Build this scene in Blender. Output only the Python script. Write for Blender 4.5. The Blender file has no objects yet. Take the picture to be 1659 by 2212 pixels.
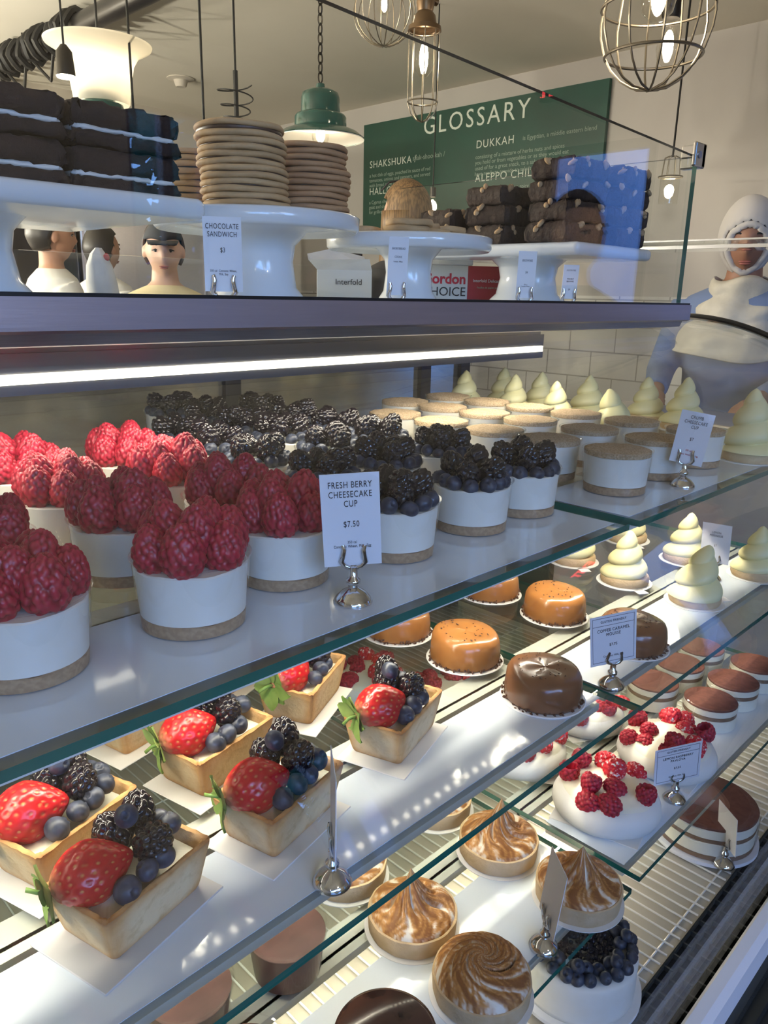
import bpy, math, random
import numpy as np
from mathutils import Vector, Matrix, Euler
PI = math.pi
rnd = random.Random(7)
SC = bpy.context.scene
COL = SC.collection
H = 1.30                      # camera height above the floor; all z below are relative to it

# ------------------------------------------------------------------ camera
cam = bpy.data.objects.new('camera', bpy.data.cameras.new('camera'))
COL.objects.link(cam)
yaw, pit, rol = 0.77508602, -0.27580187, 0.02100902
fw = Vector((math.cos(yaw)*math.cos(pit), math.sin(yaw)*math.cos(pit), math.sin(pit)))
rt = fw.cross(Vector((0, 0, 1))).normalized()
up = rt.cross(fw)
rt2 = rt*math.cos(rol) + up*math.sin(rol)
up2 = -rt*math.sin(rol) + up*math.cos(rol)
M = Matrix((rt2, up2, -fw)).transposed().to_4x4()
M.translation = Vector((0, 0, H))
cam.matrix_world = M
cam.data.sensor_fit = 'VERTICAL'
cam.data.sensor_height = 24.0
cam.data.lens = 24.0*1656.2/2212
cam.data.clip_start = 0.01
SC.camera = cam

# ------------------------------------------------------------------ world, exposure, sampling
SC.view_settings.view_transform = 'Standard'
SC.view_settings.look = 'None'
SC.view_settings.gamma = 1
SC.view_settings.exposure = 0.25
SC.cycles.use_denoising = True
SC.cycles.use_adaptive_sampling = True
SC.cycles.adaptive_threshold = 0.03
SC.cycles.adaptive_min_samples = 16
SC.cycles.max_bounces = 9
SC.cycles.diffuse_bounces = 4
SC.cycles.glossy_bounces = 5
SC.cycles.transmission_bounces = 4
SC.cycles.transparent_max_bounces = 48
SC.cycles.sample_clamp_indirect = 3.0
SC.cycles.caustics_reflective = False
SC.cycles.caustics_refractive = False
w = bpy.data.worlds.new('sky'); SC.world = w; w.use_nodes = True
nt = w.node_tree; nt.nodes.clear()
sky = nt.nodes.new('ShaderNodeTexSky'); sky.sky_type = 'NISHITA'; sky.sun_disc = False
sky.sun_elevation = math.radians(38); sky.sun_rotation = math.radians(200)
mixc = nt.nodes.new('ShaderNodeMix'); mixc.data_type = 'RGBA'; mixc.blend_type = 'MULTIPLY'
mixc.inputs[0].default_value = 1.0; mixc.inputs[7].default_value = (0.42, 0.72, 1.45, 1)
bg = nt.nodes.new('ShaderNodeBackground'); bg.inputs[1].default_value = .85
out = nt.nodes.new('ShaderNodeOutputWorld')
nt.links.new(sky.outputs[0], mixc.inputs[6]); nt.links.new(mixc.outputs[2], bg.inputs[0]); nt.links.new(bg.outputs[0], out.inputs[0])


def area(name, loc, size, direction, power, color, portal=False):
    ld = bpy.data.lights.new(name, 'AREA'); ld.shape = 'RECTANGLE'
    ld.size, ld.size_y = size; ld.energy = power; ld.color = color
    if portal: ld.cycles.is_portal = True
    o = bpy.data.objects.new(name, ld); COL.objects.link(o)
    d = Vector(direction).normalized()
    z = -d; x = Vector((1, 0, 0)); 
    if abs(d.x) > .9: x = Vector((0, 1, 0))
    y = z.cross(x).normalized(); x = y.cross(z)
    m = Matrix((x, y, z)).transposed().to_4x4(); m.translation = Vector((loc[0], loc[1], loc[2]+H))
    o.matrix_world = m
    return o
# daylight enters through the shop windows behind the camera (sky portals)
area('window_portal', (-1.45, -2.95, .69), (4.0, 1.18), (0, 1, 0), 1, (1, 1, 1), True)
area('window_portal', (2.36, -2.95, .04), (.46, 1.84), (0, 1, 0), 1, (1, 1, 1), True)
area('window_portal', (4.17, -1.5, -.2), (.7, 2.1), (-1, 0, 0), 1, (1, 1, 1), True)
WARM = (1.0, .83, .60)
LED = (1.0, .90, .72)
area('led_light', (.0, .651, -.0735), (2.2, .004), (0, .25, -1), 4.3, LED)
area('led_light', (-.42, .492, -.2365), (2.2, .003), (0, -.9, -1), 5.2, LED)
area('led_light', (1.02, .492, -.2365), (.62, .003), (0, -.9, -1), 1.6, LED)
area('led_light', (-.42, .466, -.4325), (2.2, .003), (0, -.4, -1), 2.2, LED)
area('led_light', (1.02, .466, -.4325), (.62, .003), (0, -.4, -1), .72, LED)
area('led_light', (.0, .455, -.6265), (2.6, .010), (0, -.25, -1), 4.2, LED)

# ------------------------------------------------------------------ materials
MATS = {}
def newmat(name):
    m = bpy.data.materials.new(name); m.use_nodes = True; MATS[name] = m
    return m, m.node_tree, m.node_tree.nodes['Principled BSDF']
def pb(name, col, rough=.5, metal=0, col2=None, scale=20, detail=4, bump=0, bscale=None, spec=.5, coat=0, attr=False, emit=None, estr=0, lo=.35, hi=.65, stretch=None, sss=0, sheen=0):
    m, t, b = newmat(name)
    b.inputs['Base Color'].default_value = (*col, 1)
    b.inputs['Roughness'].default_value = rough
    b.inputs['Metallic'].default_value = metal
    b.inputs['Specular IOR Level'].default_value = spec
    b.inputs['Coat Weight'].default_value = coat
    b.inputs['Coat Roughness'].default_value = .05
    if emit: b.inputs['Emission Color'].default_value = (*emit, 1); b.inputs['Emission Strength'].default_value = estr
    if sss:
        b.inputs['Subsurface Weight'].default_value = sss; b.inputs['Subsurface Radius'].default_value = (.006, .004, .003); b.inputs['Subsurface Scale'].default_value = 1.0
    tc = t.nodes.new('ShaderNodeTexCoord'); src = tc.outputs['Object']
    if stretch:
        mp = t.nodes.new('ShaderNodeMapping'); mp.inputs['Scale'].default_value = stretch
        t.links.new(src, mp.inputs[0]); src = mp.outputs[0]
    cs = None
    if attr:
        a = t.nodes.new('ShaderNodeVertexColor'); a.layer_name = 'Col'; cs = a.outputs[0]
    if col2:
        n = t.nodes.new('ShaderNodeTexNoise'); n.inputs['Scale'].default_value = scale; n.inputs['Detail'].default_value = detail
        t.links.new(src, n.inputs[0])
        r = t.nodes.new('ShaderNodeMapRange'); r.inputs[1].default_value = lo; r.inputs[2].default_value = hi
        t.links.new(n.outputs[0], r.inputs[0])
        x = t.nodes.new('ShaderNodeMix'); x.data_type = 'RGBA'
        x.inputs[6].default_value = (*col, 1); x.inputs[7].default_value = (*col2, 1)
        t.links.new(r.outputs[0], x.inputs[0])
        if cs is not None:
            y = t.nodes.new('ShaderNodeMix'); y.data_type = 'RGBA'; y.blend_type = 'MULTIPLY'; y.inputs[0].default_value = 1
            t.links.new(cs, y.inputs[6]); t.links.new(x.outputs[2], y.inputs[7]); cs = y.outputs[2]
        else: cs = x.outputs[2]
    if cs is not None: t.links.new(cs, b.inputs['Base Color'])
    if bump:
        n2 = t.nodes.new('ShaderNodeTexNoise'); n2.inputs['Scale'].default_value = bscale or scale*2; n2.inputs['Detail'].default_value = 5
        t.links.new(src, n2.inputs[0])
        bp = t.nodes.new('ShaderNodeBump'); bp.inputs['Strength'].default_value = bump; bp.inputs['Distance'].default_value = .004
        t.links.new(n2.outputs[0], bp.inputs['Height']); t.links.new(bp.outputs[0], b.inputs['Normal'])
    return m
def glassmat(name, tint, f0=.04, rough=0.0, fmax=1.0):
    m, t, b = newmat(name); t.nodes.remove(b)
    lw = t.nodes.new('ShaderNodeLayerWeight'); lw.inputs[0].default_value = .5
    p = t.nodes.new('ShaderNodeMath'); p.operation = 'POWER'; p.inputs[1].default_value = 5
    t.links.new(lw.outputs['Facing'], p.inputs[0])
    r = t.nodes.new('ShaderNodeMapRange'); r.inputs[3].default_value = f0; r.inputs[4].default_value = fmax
    t.links.new(p.outputs[0], r.inputs[0])
    tr = t.nodes.new('ShaderNodeBsdfTransparent'); tr.inputs[0].default_value = (*tint, 1)
    g = t.nodes.new('ShaderNodeBsdfGlossy'); g.inputs['Roughness'].default_value = rough; g.inputs[0].default_value = (1, 1, 1, 1)
    mx = t.nodes.new('ShaderNodeMixShader')
    t.links.new(r.outputs[0], mx.inputs[0]); t.links.new(tr.outputs[0], mx.inputs[1]); t.links.new(g.outputs[0], mx.inputs[2])
    t.links.new(mx.outputs[0], t.nodes['Material Output'].inputs[0])
    return m
def emitmat(name, col, s):
    m, t, b = newmat(name); t.nodes.remove(b)
    e = t.nodes.new('ShaderNodeEmission'); e.inputs[0].default_value = (*col, 1); e.inputs[1].default_value = s
    t.links.new(e.outputs[0], t.nodes['Material Output'].inputs[0])
    return m
def brickmat(name, c1, c2, mortar, bw, rh, ms, rough=.5, rotz=0, metal=0, axes='xy', off=.5, bump=.4):
    m, t, b = newmat(name)
    tc = t.nodes.new('ShaderNodeTexCoord'); sp = t.nodes.new('ShaderNodeSeparateXYZ'); cb = t.nodes.new('ShaderNodeCombineXYZ')
    t.links.new(tc.outputs['Object'], sp.inputs[0])
    idx = {'x': 0, 'y': 1, 'z': 2}
    t.links.new(sp.outputs[idx[axes[0]]], cb.inputs[0]); t.links.new(sp.outputs[idx[axes[1]]], cb.inputs[1])
    k = t.nodes.new('ShaderNodeTexBrick'); k.inputs['Scale'].default_value = 1
    k.inputs['Color1'].default_value = (*c1, 1); k.inputs['Color2'].default_value = (*c2, 1); k.inputs['Mortar'].default_value = (*mortar, 1)
    k.inputs['Brick Width'].default_value = bw; k.inputs['Row Height'].default_value = rh; k.inputs['Mortar Size'].default_value = ms
    k.offset = off
    t.links.new(cb.outputs[0], k.inputs[0]); t.links.new(k.outputs[0], b.inputs['Base Color'])
    b.inputs['Roughness'].default_value = rough; b.inputs['Metallic'].default_value = metal
    bp = t.nodes.new('ShaderNodeBump'); bp.inputs['Strength'].default_value = bump; bp.inputs['Distance'].default_value = .003
    t.links.new(k.outputs['Fac'], bp.inputs['Height']); t.links.new(bp.outputs[0], b.inputs['Normal'])
    return m

pb('ceiling', (.78, .73, .62), .8, col2=(.74, .69, .58), scale=2)
pb('plaster', (.54, .51, .465), .8, col2=(.505, .475, .435), scale=3)
pb('plaster_dim', (.62, .56, .47), .8, col2=(.57, .52, .44), scale=3)
brickmat('wall_tile', (.72, .70, .65), (.69, .67, .62), (.35, .33, .30), .30, .15, .004, .25, axes='yz')
pb('floor', (.03, .03, .032), .7, col2=(.022, .022, .024), scale=3, spec=.2)
pb('dark_frame', (.02, .02, .022), .4)
pb('steel', (.62, .60, .62), .28, 1, col2=(.55, .53, .56), scale=30, stretch=(1, 40, 40))
pb('trim_steel', (.50, .46, .52), .34, .85, col2=(.45, .42, .48), scale=160, stretch=(.05, 1, 1), bump=.04, bscale=400)
pb('mirror_steel', (.60, .57, .47), .16, .75, col2=(.52, .49, .40), scale=6, bump=.10, bscale=9, stretch=(1, 1, 3))
pb('deck_steel', (.66, .61, .50), .34, .35, col2=(.58, .53, .43), scale=9)
pb('wire', (.95, .93, .86), .3, .2)
pb('white_panel', (.76, .84, .93), .12, col2=(.73, .81, .90), scale=8, spec=.5, coat=.6)
pb('white_ledge', (.72, .74, .76), .35)
pb('rail_dark', (.06, .07, .07), .25, .6)
pb('grey_metal', (.35, .35, .36), .35, .9)
pb('vent_black', (.004, .005, .005), .6, spec=.1)
pb('vent_bar', (.035, .04, .037), .5, .3)
pb('gasket', (.01, .01, .011), .35)
pb('glass_edge', (.012, .15, .115), .06, spec=.9, coat=.6)
pb('glass_edge_dark', (.015, .06, .045), .10, spec=.8)
glassmat('shelf_glass', (.955, .975, .965), .035)
glassmat('front_glass', (.97, .98, .975), .035, 0.0, .55)
glassmat('pane_glass', (.975, .985, .98), .035)
glassmat('plastic', (.99, .99, .985), .045, .02, .75)
glassmat('bulb_glass', (.97, .96, .93), .06)
emitmat('led', (1.0, .92, .76), 3.0)
emitmat('led_dot', (1.0, .90, .70), 11.0)
emitmat('bulb', (1.0, .84, .62), 80.0)
emitmat('bulb_front', (1.0, .93, .80), 110.0)
emitmat('bulb_back', (1.0, .93, .80), 2700.0)  # for unseen staff-side bulbs, added to brighten the ceiling
emitmat('bulb_soft', (1.0, .84, .60), 60.0)
emitmat('exit_red', (1.0, .06, .07), 9.0)
pb('cream', (.87, .85, .78), .45, col2=(.84, .81, .72), scale=60)
pb('cup_crust', (.36, .23, .13), .75, col2=(.46, .31, .18), scale=300, lo=.4, hi=.6)
pb('crumb', (.66, .50, .33), .9, col2=(.50, .35, .20), scale=420, lo=.4, hi=.62, bump=.8, bscale=500)
pb('raspberry', (1, 1, 1), .33, attr=True, spec=.45, sss=.12)
pb('raspberry_sugar', (.62, .012, .03), .5, col2=(.92, .86, .86), scale=230, lo=.56, hi=.66, detail=3)
pb('blackberry', (.010, .007, .011), .16, spec=.6)
pb('blueberry', (.018, .024, .045), .42, col2=(.065, .08, .125), scale=160, lo=.42, hi=.68)
pb('strawberry', (1, 1, 1), .27, attr=True, spec=.5, coat=.08)
pb('leaf', (.16, .30, .06), .5, col2=(.30, .42, .12), scale=90)
pb('pastry', (1, 1, 1), .72, attr=True, col2=(.80, .74, .64), scale=130, lo=.52, hi=.75, bump=.25, bscale=260)
pb('biscuit', (.62, .44, .24), .75, col2=(.72, .54, .33), scale=60, bump=.3, bscale=300)
pb('cookie', (.56, .38, .20), .75, col2=(.46, .30, .15), scale=40, bump=.25, bscale=200)
pb('cookie_dark', (.45, .27, .14), .7, col2=(.37, .21, .11), scale=40, bump=.25, bscale=200)
pb('ganache', (.05, .025, .018), .4)
pb('lemon_cream', (.90, .83, .44), .38, col2=(.90, .85, .50), scale=25)
pb('caramel', (.47, .20, .055), .22, col2=(.38, .15, .04), scale=45, coat=.25, bump=.10, bscale=60)
pb('mocha', (.22, .095, .042), .22, col2=(.17, .07, .03), scale=45, coat=.25, bump=.1, bscale=60)  # same caramel glaze, darkened to put shade into the colour
pb('mocha_speck', (.10, .035, .015), .6)
pb('nibs', (.07, .028, .016), .6, col2=(.12, .05, .03), scale=200)
pb('meringue', (1, 1, 1), .5, attr=True)
pb('pavlova', (.88, .87, .83), .6, col2=(.84, .83, .78), scale=30, bump=.15, bscale=60)
pb('curd', (.90, .88, .74), .35)
pb('cocoa', (.13, .042, .028), .9, col2=(.18, .062, .042), scale=120)
pb('mousse_top', (.085, .034, .028), .6, col2=(.14, .06, .05), scale=60)
pb('sponge', (.80, .70, .46), .7, col2=(.72, .60, .36), scale=70, bump=.2, bscale=200)
pb('coffee_sponge', (.20, .12, .07), .8, col2=(.28, .17, .10), scale=90)
pb('choc_mousse', (.085, .030, .024), .35, col2=(.12, .045, .036), scale=40)
pb('choc_glaze', (.075, .032, .024), .14, col2=(.028, .012, .010), scale=35, lo=.52, hi=.60, coat=.3)
pb('brownie', (.020, .010, .007), .8, col2=(.036, .018, .012), scale=50, bump=.8, bscale=120)
pb('choc_cake', (.022, .012, .010), .85, col2=(.035, .018, .014), scale=60, bump=.7, bscale=110)
pb('walnut', (.52, .36, .20), .7, col2=(.40, .25, .13), scale=100)
pb('white_cream', (.78, .76, .72), .5)
pb('card', (.86, .87, .92), .6)
pb('board', (.78, .77, .74), .7)
pb('grey_board', (.60, .60, .60), .7)
pb('doily', (.86, .86, .86), .6)
pb('ink', (.02, .02, .025), .7)
pb('ink_soft', (.20, .20, .23), .7)
pb('chrome', (.72, .72, .74), .10, 1)
pb('china', (.76, .79, .82), .16, spec=.6, coat=.4, col2=(.73, .76, .79), scale=6)
pb('board_green', (.008, .075, .050), .45, col2=(.010, .060, .042), scale=4)
pb('chalk', (.74, .80, .70), .7)
pb('chalk_dim', (.36, .46, .38), .7)
pb('iron', (.05, .045, .04), .4, .8)
pb('brass_dark', (.22, .15, .09), .35, .9)
pb('wire_cage', (.30, .26, .20), .35, .9)
pb('enamel_green', (.010, .085, .072), .16, coat=.5)
def shade_mat():
    m, t, b = newmat('shade_white'); b.inputs['Base Color'].default_value = (.86, .83, .74, 1); b.inputs['Roughness'].default_value = .4
    tl = t.nodes.new('ShaderNodeBsdfTranslucent'); tl.inputs[0].default_value = (.86, .80, .66, 1); mx = t.nodes.new('ShaderNodeMixShader'); mx.inputs[0].default_value = .5
    t.links.new(b.outputs[0], mx.inputs[1]); t.links.new(tl.outputs[0], mx.inputs[2]); t.links.new(mx.outputs[0], t.nodes['Material Output'].inputs[0])
shade_mat()
pb('enamel_white', (.86, .84, .78), .25)
pb('cable', (.006, .006, .006), .6)
pb('carton_white', (.74, .76, .74), .6)
pb('carton_red', (.42, .015, .03), .55)
pb('red_print', (.55, .02, .05), .6)
pb('paper', (.80, .80, .78), .8, col2=(.70, .71, .72), scale=30, bump=.4, bscale=40)
pb('appliance_black', (.012, .011, .012), .3)
pb('skin_a', (.46, .24, .15), .5)
pb('skin_b', (.60, .38, .28), .5)
pb('skin_c', (.34, .17, .11), .5)
pb('hair_black', (.012, .010, .009), .45)
pb('hair_blond', (.10, .055, .025), .5, col2=(.26, .155, .07), scale=28, stretch=(6, 6, .35), lo=.4, hi=.6)
pb('hair_brown', (.06, .03, .018), .45)
pb('cloth_white', (.72, .70, .66), .85, bump=.3, bscale=30)
pb('cloth_cream', (.72, .62, .38), .85)
pb('cloth_blue', (.17, .24, .44), .85)
pb('cloth_dark', (.03, .03, .035), .85)
pb('cloth_teal', (.10, .16, .14), .85)
pb('scarf', (.66, .64, .57), .85, col2=(.58, .56, .50), scale=25, bump=.5, bscale=40)
pb('hijab_cloth', (.56, .54, .53), .85, bump=.2, bscale=20)
pb('lip', (.36, .12, .10), .5)
pb('eye_white', (.45, .42, .40), .3)
pb('bark', (.10, .07, .05), .9)
pb('tree_leaf', (.08, .26, .16), .7, col2=(.16, .36, .20), scale=3)
pb('asphalt', (.16, .17, .18), .9)
pb('facade', (.42, .50, .62), .8)
pb('denim', (.04, .05, .08), .8)

# ------------------------------------------------------------------ mesh building
class MB:
    def __init__(s): s.v = []; s.f = []; s.m = []; s.c = []; s.col = (1, 1, 1)
    def add(s, vs, fs, mi=0, cols=None):
        b = len(s.v); s.v += [tuple(map(float, p)) for p in vs]
        s.f += [tuple(i+b for i in f) for f in fs]; s.m += [mi]*len(fs)
        s.c += list(cols) if cols is not None else [s.col]*len(vs)
    def box(s, x0, x1, y0, y1, z0, z1, mi=0, side=None):
        v = [(x, y, z) for z in (z0, z1) for y in (y0, y1) for x in (x0, x1)]
        f = [(0, 2, 3, 1), (4, 5, 7, 6)]; sf = [(0, 1, 5, 4), (2, 6, 7, 3), (0, 4, 6, 2), (1, 3, 7, 5)]
        s.add(v, f, mi); b = len(s.v)-8
        s.f += [tuple(i+b for i in q) for q in sf]; s.m += [mi if side is None else side]*4
    def bevbox(s, x0, x1, y0, y1, z0, z1, r=.004, seg=3, mi=0, noise=0, sm=None):
        # rounded box through rings
        cx, cy = (x0+x1)/2, (y0+y1)/2; hx, hy = (x1-x0)/2, (y1-y0)/2
        def ring(ins, z):
            ax, ay = hx-r, hy-r; rr = max(r-ins, 1e-5); P = []
            for q, (sx, sy) in enumerate(((1, 1), (-1, 1), (-1, -1), (1, -1))):
                for k in range(seg+1):
                    a = q*PI/2 + k*PI/2/seg
                    P.append((cx+sx*ax+rr*math.cos(a), cy+sy*ay+rr*math.sin(a), z))
            return P
        rings = []
        for k in range(seg+1):
            a = k*PI/2/seg; rings.append(ring(r*(1-math.sin(a)), z0+r*(1-math.cos(a))))
        for k in range(seg+1):
            a = k*PI/2/seg; rings.append(ring(r*(1-math.cos(a)), z1-r*(1-math.sin(a))))
        s.loft(rings, mi, True, noise)
    def loft(s, rings, mi=0, caps=True, noise=0, cols=None, closed=True):
        n = len(rings[0]); V = [p for r in rings for p in r]
        if noise: V = [(x+rnd.uniform(-noise, noise), y+rnd.uniform(-noise, noise), z+rnd.uniform(-noise, noise)*.6) for x, y, z in V]
        F = []
        for i in range(len(rings)-1):
            for j in range(n if closed else n-1):
                k = (j+1) % n
                F.append((i*n+j, i*n+k, (i+1)*n+k, (i+1)*n+j))
        if caps: F.append(tuple(range(n-1, -1, -1))); F.append(tuple((len(rings)-1)*n+j for j in range(n)))
        s.add(V, F, mi, cols)
    def lathe(s, prof, seg=32, mi=0, cx=0, cy=0, caps=False, cols=None):
        rings = [[(cx+max(r, 1e-5)*math.cos(2*PI*k/seg), cy+max(r, 1e-5)*math.sin(2*PI*k/seg), z) for k in range(seg)] for r, z in prof]
        c = None if cols is None else [cc for cc in cols for _ in range(seg)]
        s.loft(rings, mi, caps, 0, c)
    def disc(s, r, z, seg=32, mi=0, cx=0, cy=0):
        s.add([(cx+r*math.cos(2*PI*k/seg), cy+r*math.sin(2*PI*k/seg), z) for k in range(seg)], [tuple(range(seg))], mi)
    def tube(s, pts, r, seg=8, mi=0, caps=True):
        pts = [Vector(p) for p in pts]; n = len(pts); rs = r if isinstance(r, (list, tuple)) else [r]*n
        rings = []; nrm = None
        for i, p in enumerate(pts):
            t = (pts[min(i+1, n-1)]-pts[max(i-1, 0)]).normalized()
            if nrm is None:
                a = Vector((0, 0, 1)) if abs(t.z) < .9 else Vector((1, 0, 0)); nrm = t.cross(a).normalized()
            else: nrm = (nrm - t*nrm.dot(t)).normalized()
            bn = t.cross(nrm)
            rings.append([tuple(p+(nrm*math.cos(2*PI*k/seg)+bn*math.sin(2*PI*k/seg))*rs[i]) for k in range(seg)])
        s.loft(rings, mi, caps)
    def torus(s, R, r, z, seg=32, ss=8, mi=0, cx=0, cy=0):
        rings = [[(cx+(R+r*math.cos(2*PI*j/ss))*math.cos(2*PI*k/seg), cy+(R+r*math.cos(2*PI*j/ss))*math.sin(2*PI*k/seg), z+r*math.sin(2*PI*j/ss)) for j in range(ss)] for k in range(seg)]
        rings.append(rings[0]); s.loft(rings, mi, False)
    def ball(s, c, r, mi=0, seg=16, rg=10, rot=None):
        r = r if isinstance(r, (tuple, list)) else (r, r, r)
        prof = []
        for i in range(rg+1):
            a = -PI/2+PI*i/rg
            ring = []
            for k in range(seg):
                b = 2*PI*k/seg
                p = Vector((r[0]*max(math.cos(a), 1e-4)*math.cos(b), r[1]*max(math.cos(a), 1e-4)*math.sin(b), r[2]*math.sin(a)))
                if rot: p = rot @ p
                ring.append((c[0]+p.x, c[1]+p.y, c[2]+p.z))
            prof.append(ring)
        s.loft(prof, mi, False)
    def mesh(s, name, mats, smooth=True, attr=False, ang=.7):
        me = bpy.data.meshes.new(name); me.from_pydata(s.v, [], s.f)
        for m in mats: me.materials.append(MATS[m])
        me.polygons.foreach_set('material_index', s.m)
        me.polygons.foreach_set('use_smooth', [bool(smooth)]*len(s.f))
        if attr:
            a = me.color_attributes.new('Col', 'FLOAT_COLOR', 'POINT')
            a.data.foreach_set('color', np.array([(*c, 1.0) for c in s.c], dtype=np.float32).ravel())
        me.update()
        if smooth and ang: me.set_sharp_from_angle(angle=ang)
        return me

def link(name, data, parent=None, loc=None, rot=None, scale=None):
    o = bpy.data.objects.new(name, data); COL.objects.link(o)
    if parent is not None: o.parent = parent
    if loc is not None: o.location = loc
    elif parent is None: o.location = (0, 0, H)
    if rot is not None: o.rotation_euler = rot
    if scale is not None: o.scale = scale if isinstance(scale, (tuple, list)) else (scale,)*3
    return o
def part(name, mb, mats, parent=None, smooth=True, attr=False, ang=.7, **kw):
    mats = [mats] if isinstance(mats, str) else mats
    return link(name, mb.mesh(name, mats, smooth, attr, ang), parent, **kw)
def tag(o, label, cat, group=None):
    o['label'] = label; o['category'] = cat
    if group: o['group'] = group
    return o
def struct(o, label=None):
    o['kind'] = 'structure'
    if label: o['label'] = label
    return o
def thing(name, label, cat, loc, rz=0, group=None):
    o = bpy.data.objects.new(name, None); COL.objects.link(o); o.empty_display_size = .02
    o.location = (loc[0], loc[1], loc[2]+H); o.rotation_euler = (0, 0, rz)
    return tag(o, label, cat, group)
def dup(root, loc, rz, label, group=None, scale=1):
    r = root.copy(); COL.objects.link(r); r.location = (loc[0], loc[1], loc[2]+H)
    e = list(root.rotation_euler); r.rotation_euler = (e[0], e[1], rz); r.scale = (scale,)*3
    r['label'] = label
    if group: r['group'] = group
    for ch in list(root.children):
        c = ch.copy(); COL.objects.link(c); c.parent = r
        for g in list(ch.children):
            d = g.copy(); COL.objects.link(d); d.parent = c
    return r
def text(name, body, size, parent, loc, rot=(PI/2, 0, 0), mat='ink', align='CENTER', spacing=1.0, ext=.0002, lsp=1.0, off=0):
    cu = bpy.data.curves.new(name, 'FONT'); cu.body = body; cu.size = size; cu.align_x = align; cu.align_y = 'CENTER'
    cu.space_character = spacing; cu.space_line = lsp; cu.extrude = ext; cu.resolution_u = 3; cu.offset = off
    cu.materials.append(MATS[mat])
    return link(name, cu, parent, loc=loc, rot=rot)

# ------------------------------------------------------------------ room
X1, X0, Y0, Y1, ZF, ZC = 4.2, -4.0, -3.0, 5.6, -1.3, 1.292
def wallbox(name, x0, x1, y0, y1, z0, z1, mat, label=None):
    b = MB(); b.box(x0, x1, y0, y1, z0, z1); return struct(part(name, b, mat, smooth=False), label)
wallbox('floor', X0-.2, X1+.2, Y0-.2, Y1+.2, ZF-.1, ZF, 'floor')
wallbox('ceiling', X0-.2, X1+.2, Y0-.2, Y1+.2, ZC, ZC+.1, 'ceiling')
wallbox('wall_back', X0, X1, Y1, Y1+.1, ZF, ZC, 'plaster_dim')
wallbox('wall_left', X0-.1, X0, Y0, Y1, ZF, ZC, 'plaster')
b = MB()   # end wall (behind the menu board) with a glazed doorway near the front
for q in ((-1.15, Y1, ZF, ZC), (Y0, -1.85, ZF, ZC), (-1.85, -1.15, .85, ZC)):
    b.box(X1, X1+.12, q[0], q[1], q[2], q[3])
struct(part('wall_right', b, 'plaster', smooth=False))
b = MB(); b.box(X1-.012, X1-.001, -1.1, Y1-.05, ZF+.01, .02)
struct(part('trim_1', b, 'wall_tile', smooth=False))
b = MB()
for q in ((-1.85, -1.80), (-1.20, -1.15)): b.box(X1, X1+.06, q[0], q[1], ZF, .85)
b.box(X1, X1+.06, -1.85, -1.15, .80, .85); b.box(X1, X1+.06, -1.85, -1.15, ZF, ZF+.12)
door = struct(part('door_1', b, 'dark_frame', smooth=False))
b = MB(); b.box(X1+.025, X1+.033, -1.8, -1.2, ZF+.12, .80)
part('door_pane', b, 'pane_glass', door, smooth=False, loc=(0, 0, 0))
b = MB()   # storefront
for q in ((X0, -3.5, ZF, ZC), (.60, 2.12, ZF, ZC), (2.60, X1, ZF, ZC), (-3.5, .60, 1.28, ZC), (2.12, 2.60, .96, ZC), (-3.5, .60, ZF, .10), (2.12, 2.60, ZF, -.88)):
    b.box(q[0], q[1], Y0-.12, Y0, q[2], q[3])
struct(part('wall_front', b, 'plaster_dim', smooth=False))
for n, (xa, xb) in enumerate(((-3.5, .60), (2.12, 2.60))):
    b = MB(); k = 3 if n == 0 else 2; zt_, zb_ = (1.28, .10) if n == 0 else (.96, -.88)
    for i in range(k+1):
        x = xa+(xb-xa)*i/k; b.box(max(xa, x-.03), min(xb, x+.03), Y0-.09, Y0-.03, zb_, zt_)
    b.box(xa, xb, Y0-.09, Y0-.03, zb_, zb_+.05); b.box(xa, xb, Y0-.09, Y0-.03, zt_-.05, zt_)
    wf = struct(part('window_%d' % (n+1), b, 'dark_frame', smooth=False))
    b = MB(); b.box(xa+.03, xb-.03, Y0-.064, Y0-.056, zb_+.05, zt_-.05)
    part('window_pane', b, 'pane_glass', wf, smooth=False, loc=(0, 0, 0))
# street seen only in reflections
b = MB(); b.box(-30, 30, -40, Y0-.3, ZF-.25, ZF-.2)
struct(part('street', b, 'asphalt', smooth=False))
b = MB(); b.box(-22, 26, -24, -22, ZF-.2, 1.2)
b.box(9, 10, -14, 6, ZF-.2, 4.2)
struct(part('exterior_facade', b, 'facade', smooth=False))
def tree(x, y, h, label):
    t = thing('street_tree', label, 'tree', (x, y, ZF-.2), 0, 'trees outside the shop')
    b = MB(); b.tube([(0, 0, 0), (.05, 0, h*.3), (0, .06, h*.6)], [.12, .09, .06], 8)
    part('trunk', b, 'bark', t)
    b = MB(); r = random.Random(int(x*10))
    for i in range(900):
        a, e, q = r.uniform(0, 2*PI), r.uniform(-1, 1), r.uniform(.35, 1)**.5
        c = Vector((1.5*q*math.cos(a)*math.sqrt(1-e*e), 1.5*q*math.sin(a)*math.sqrt(1-e*e), h*.62+1.4*q*e))
        u = Vector((r.uniform(-1, 1), r.uniform(-1, 1), r.uniform(-1, 1))).normalized()*.16; v = u.orthogonal().normalized()*.10
        b.add([c-u, c+v, c+u, c-v], [(0, 1, 2, 3)])
    part('foliage', b, 'tree_leaf', t, smooth=False)
tree(3.6, -6.5, 4.0, 'green street tree beyond the window, reflected in the upper glass')
tree(-2.2, -8.0, 4.3, 'green street tree further left beyond the shop window')

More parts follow.
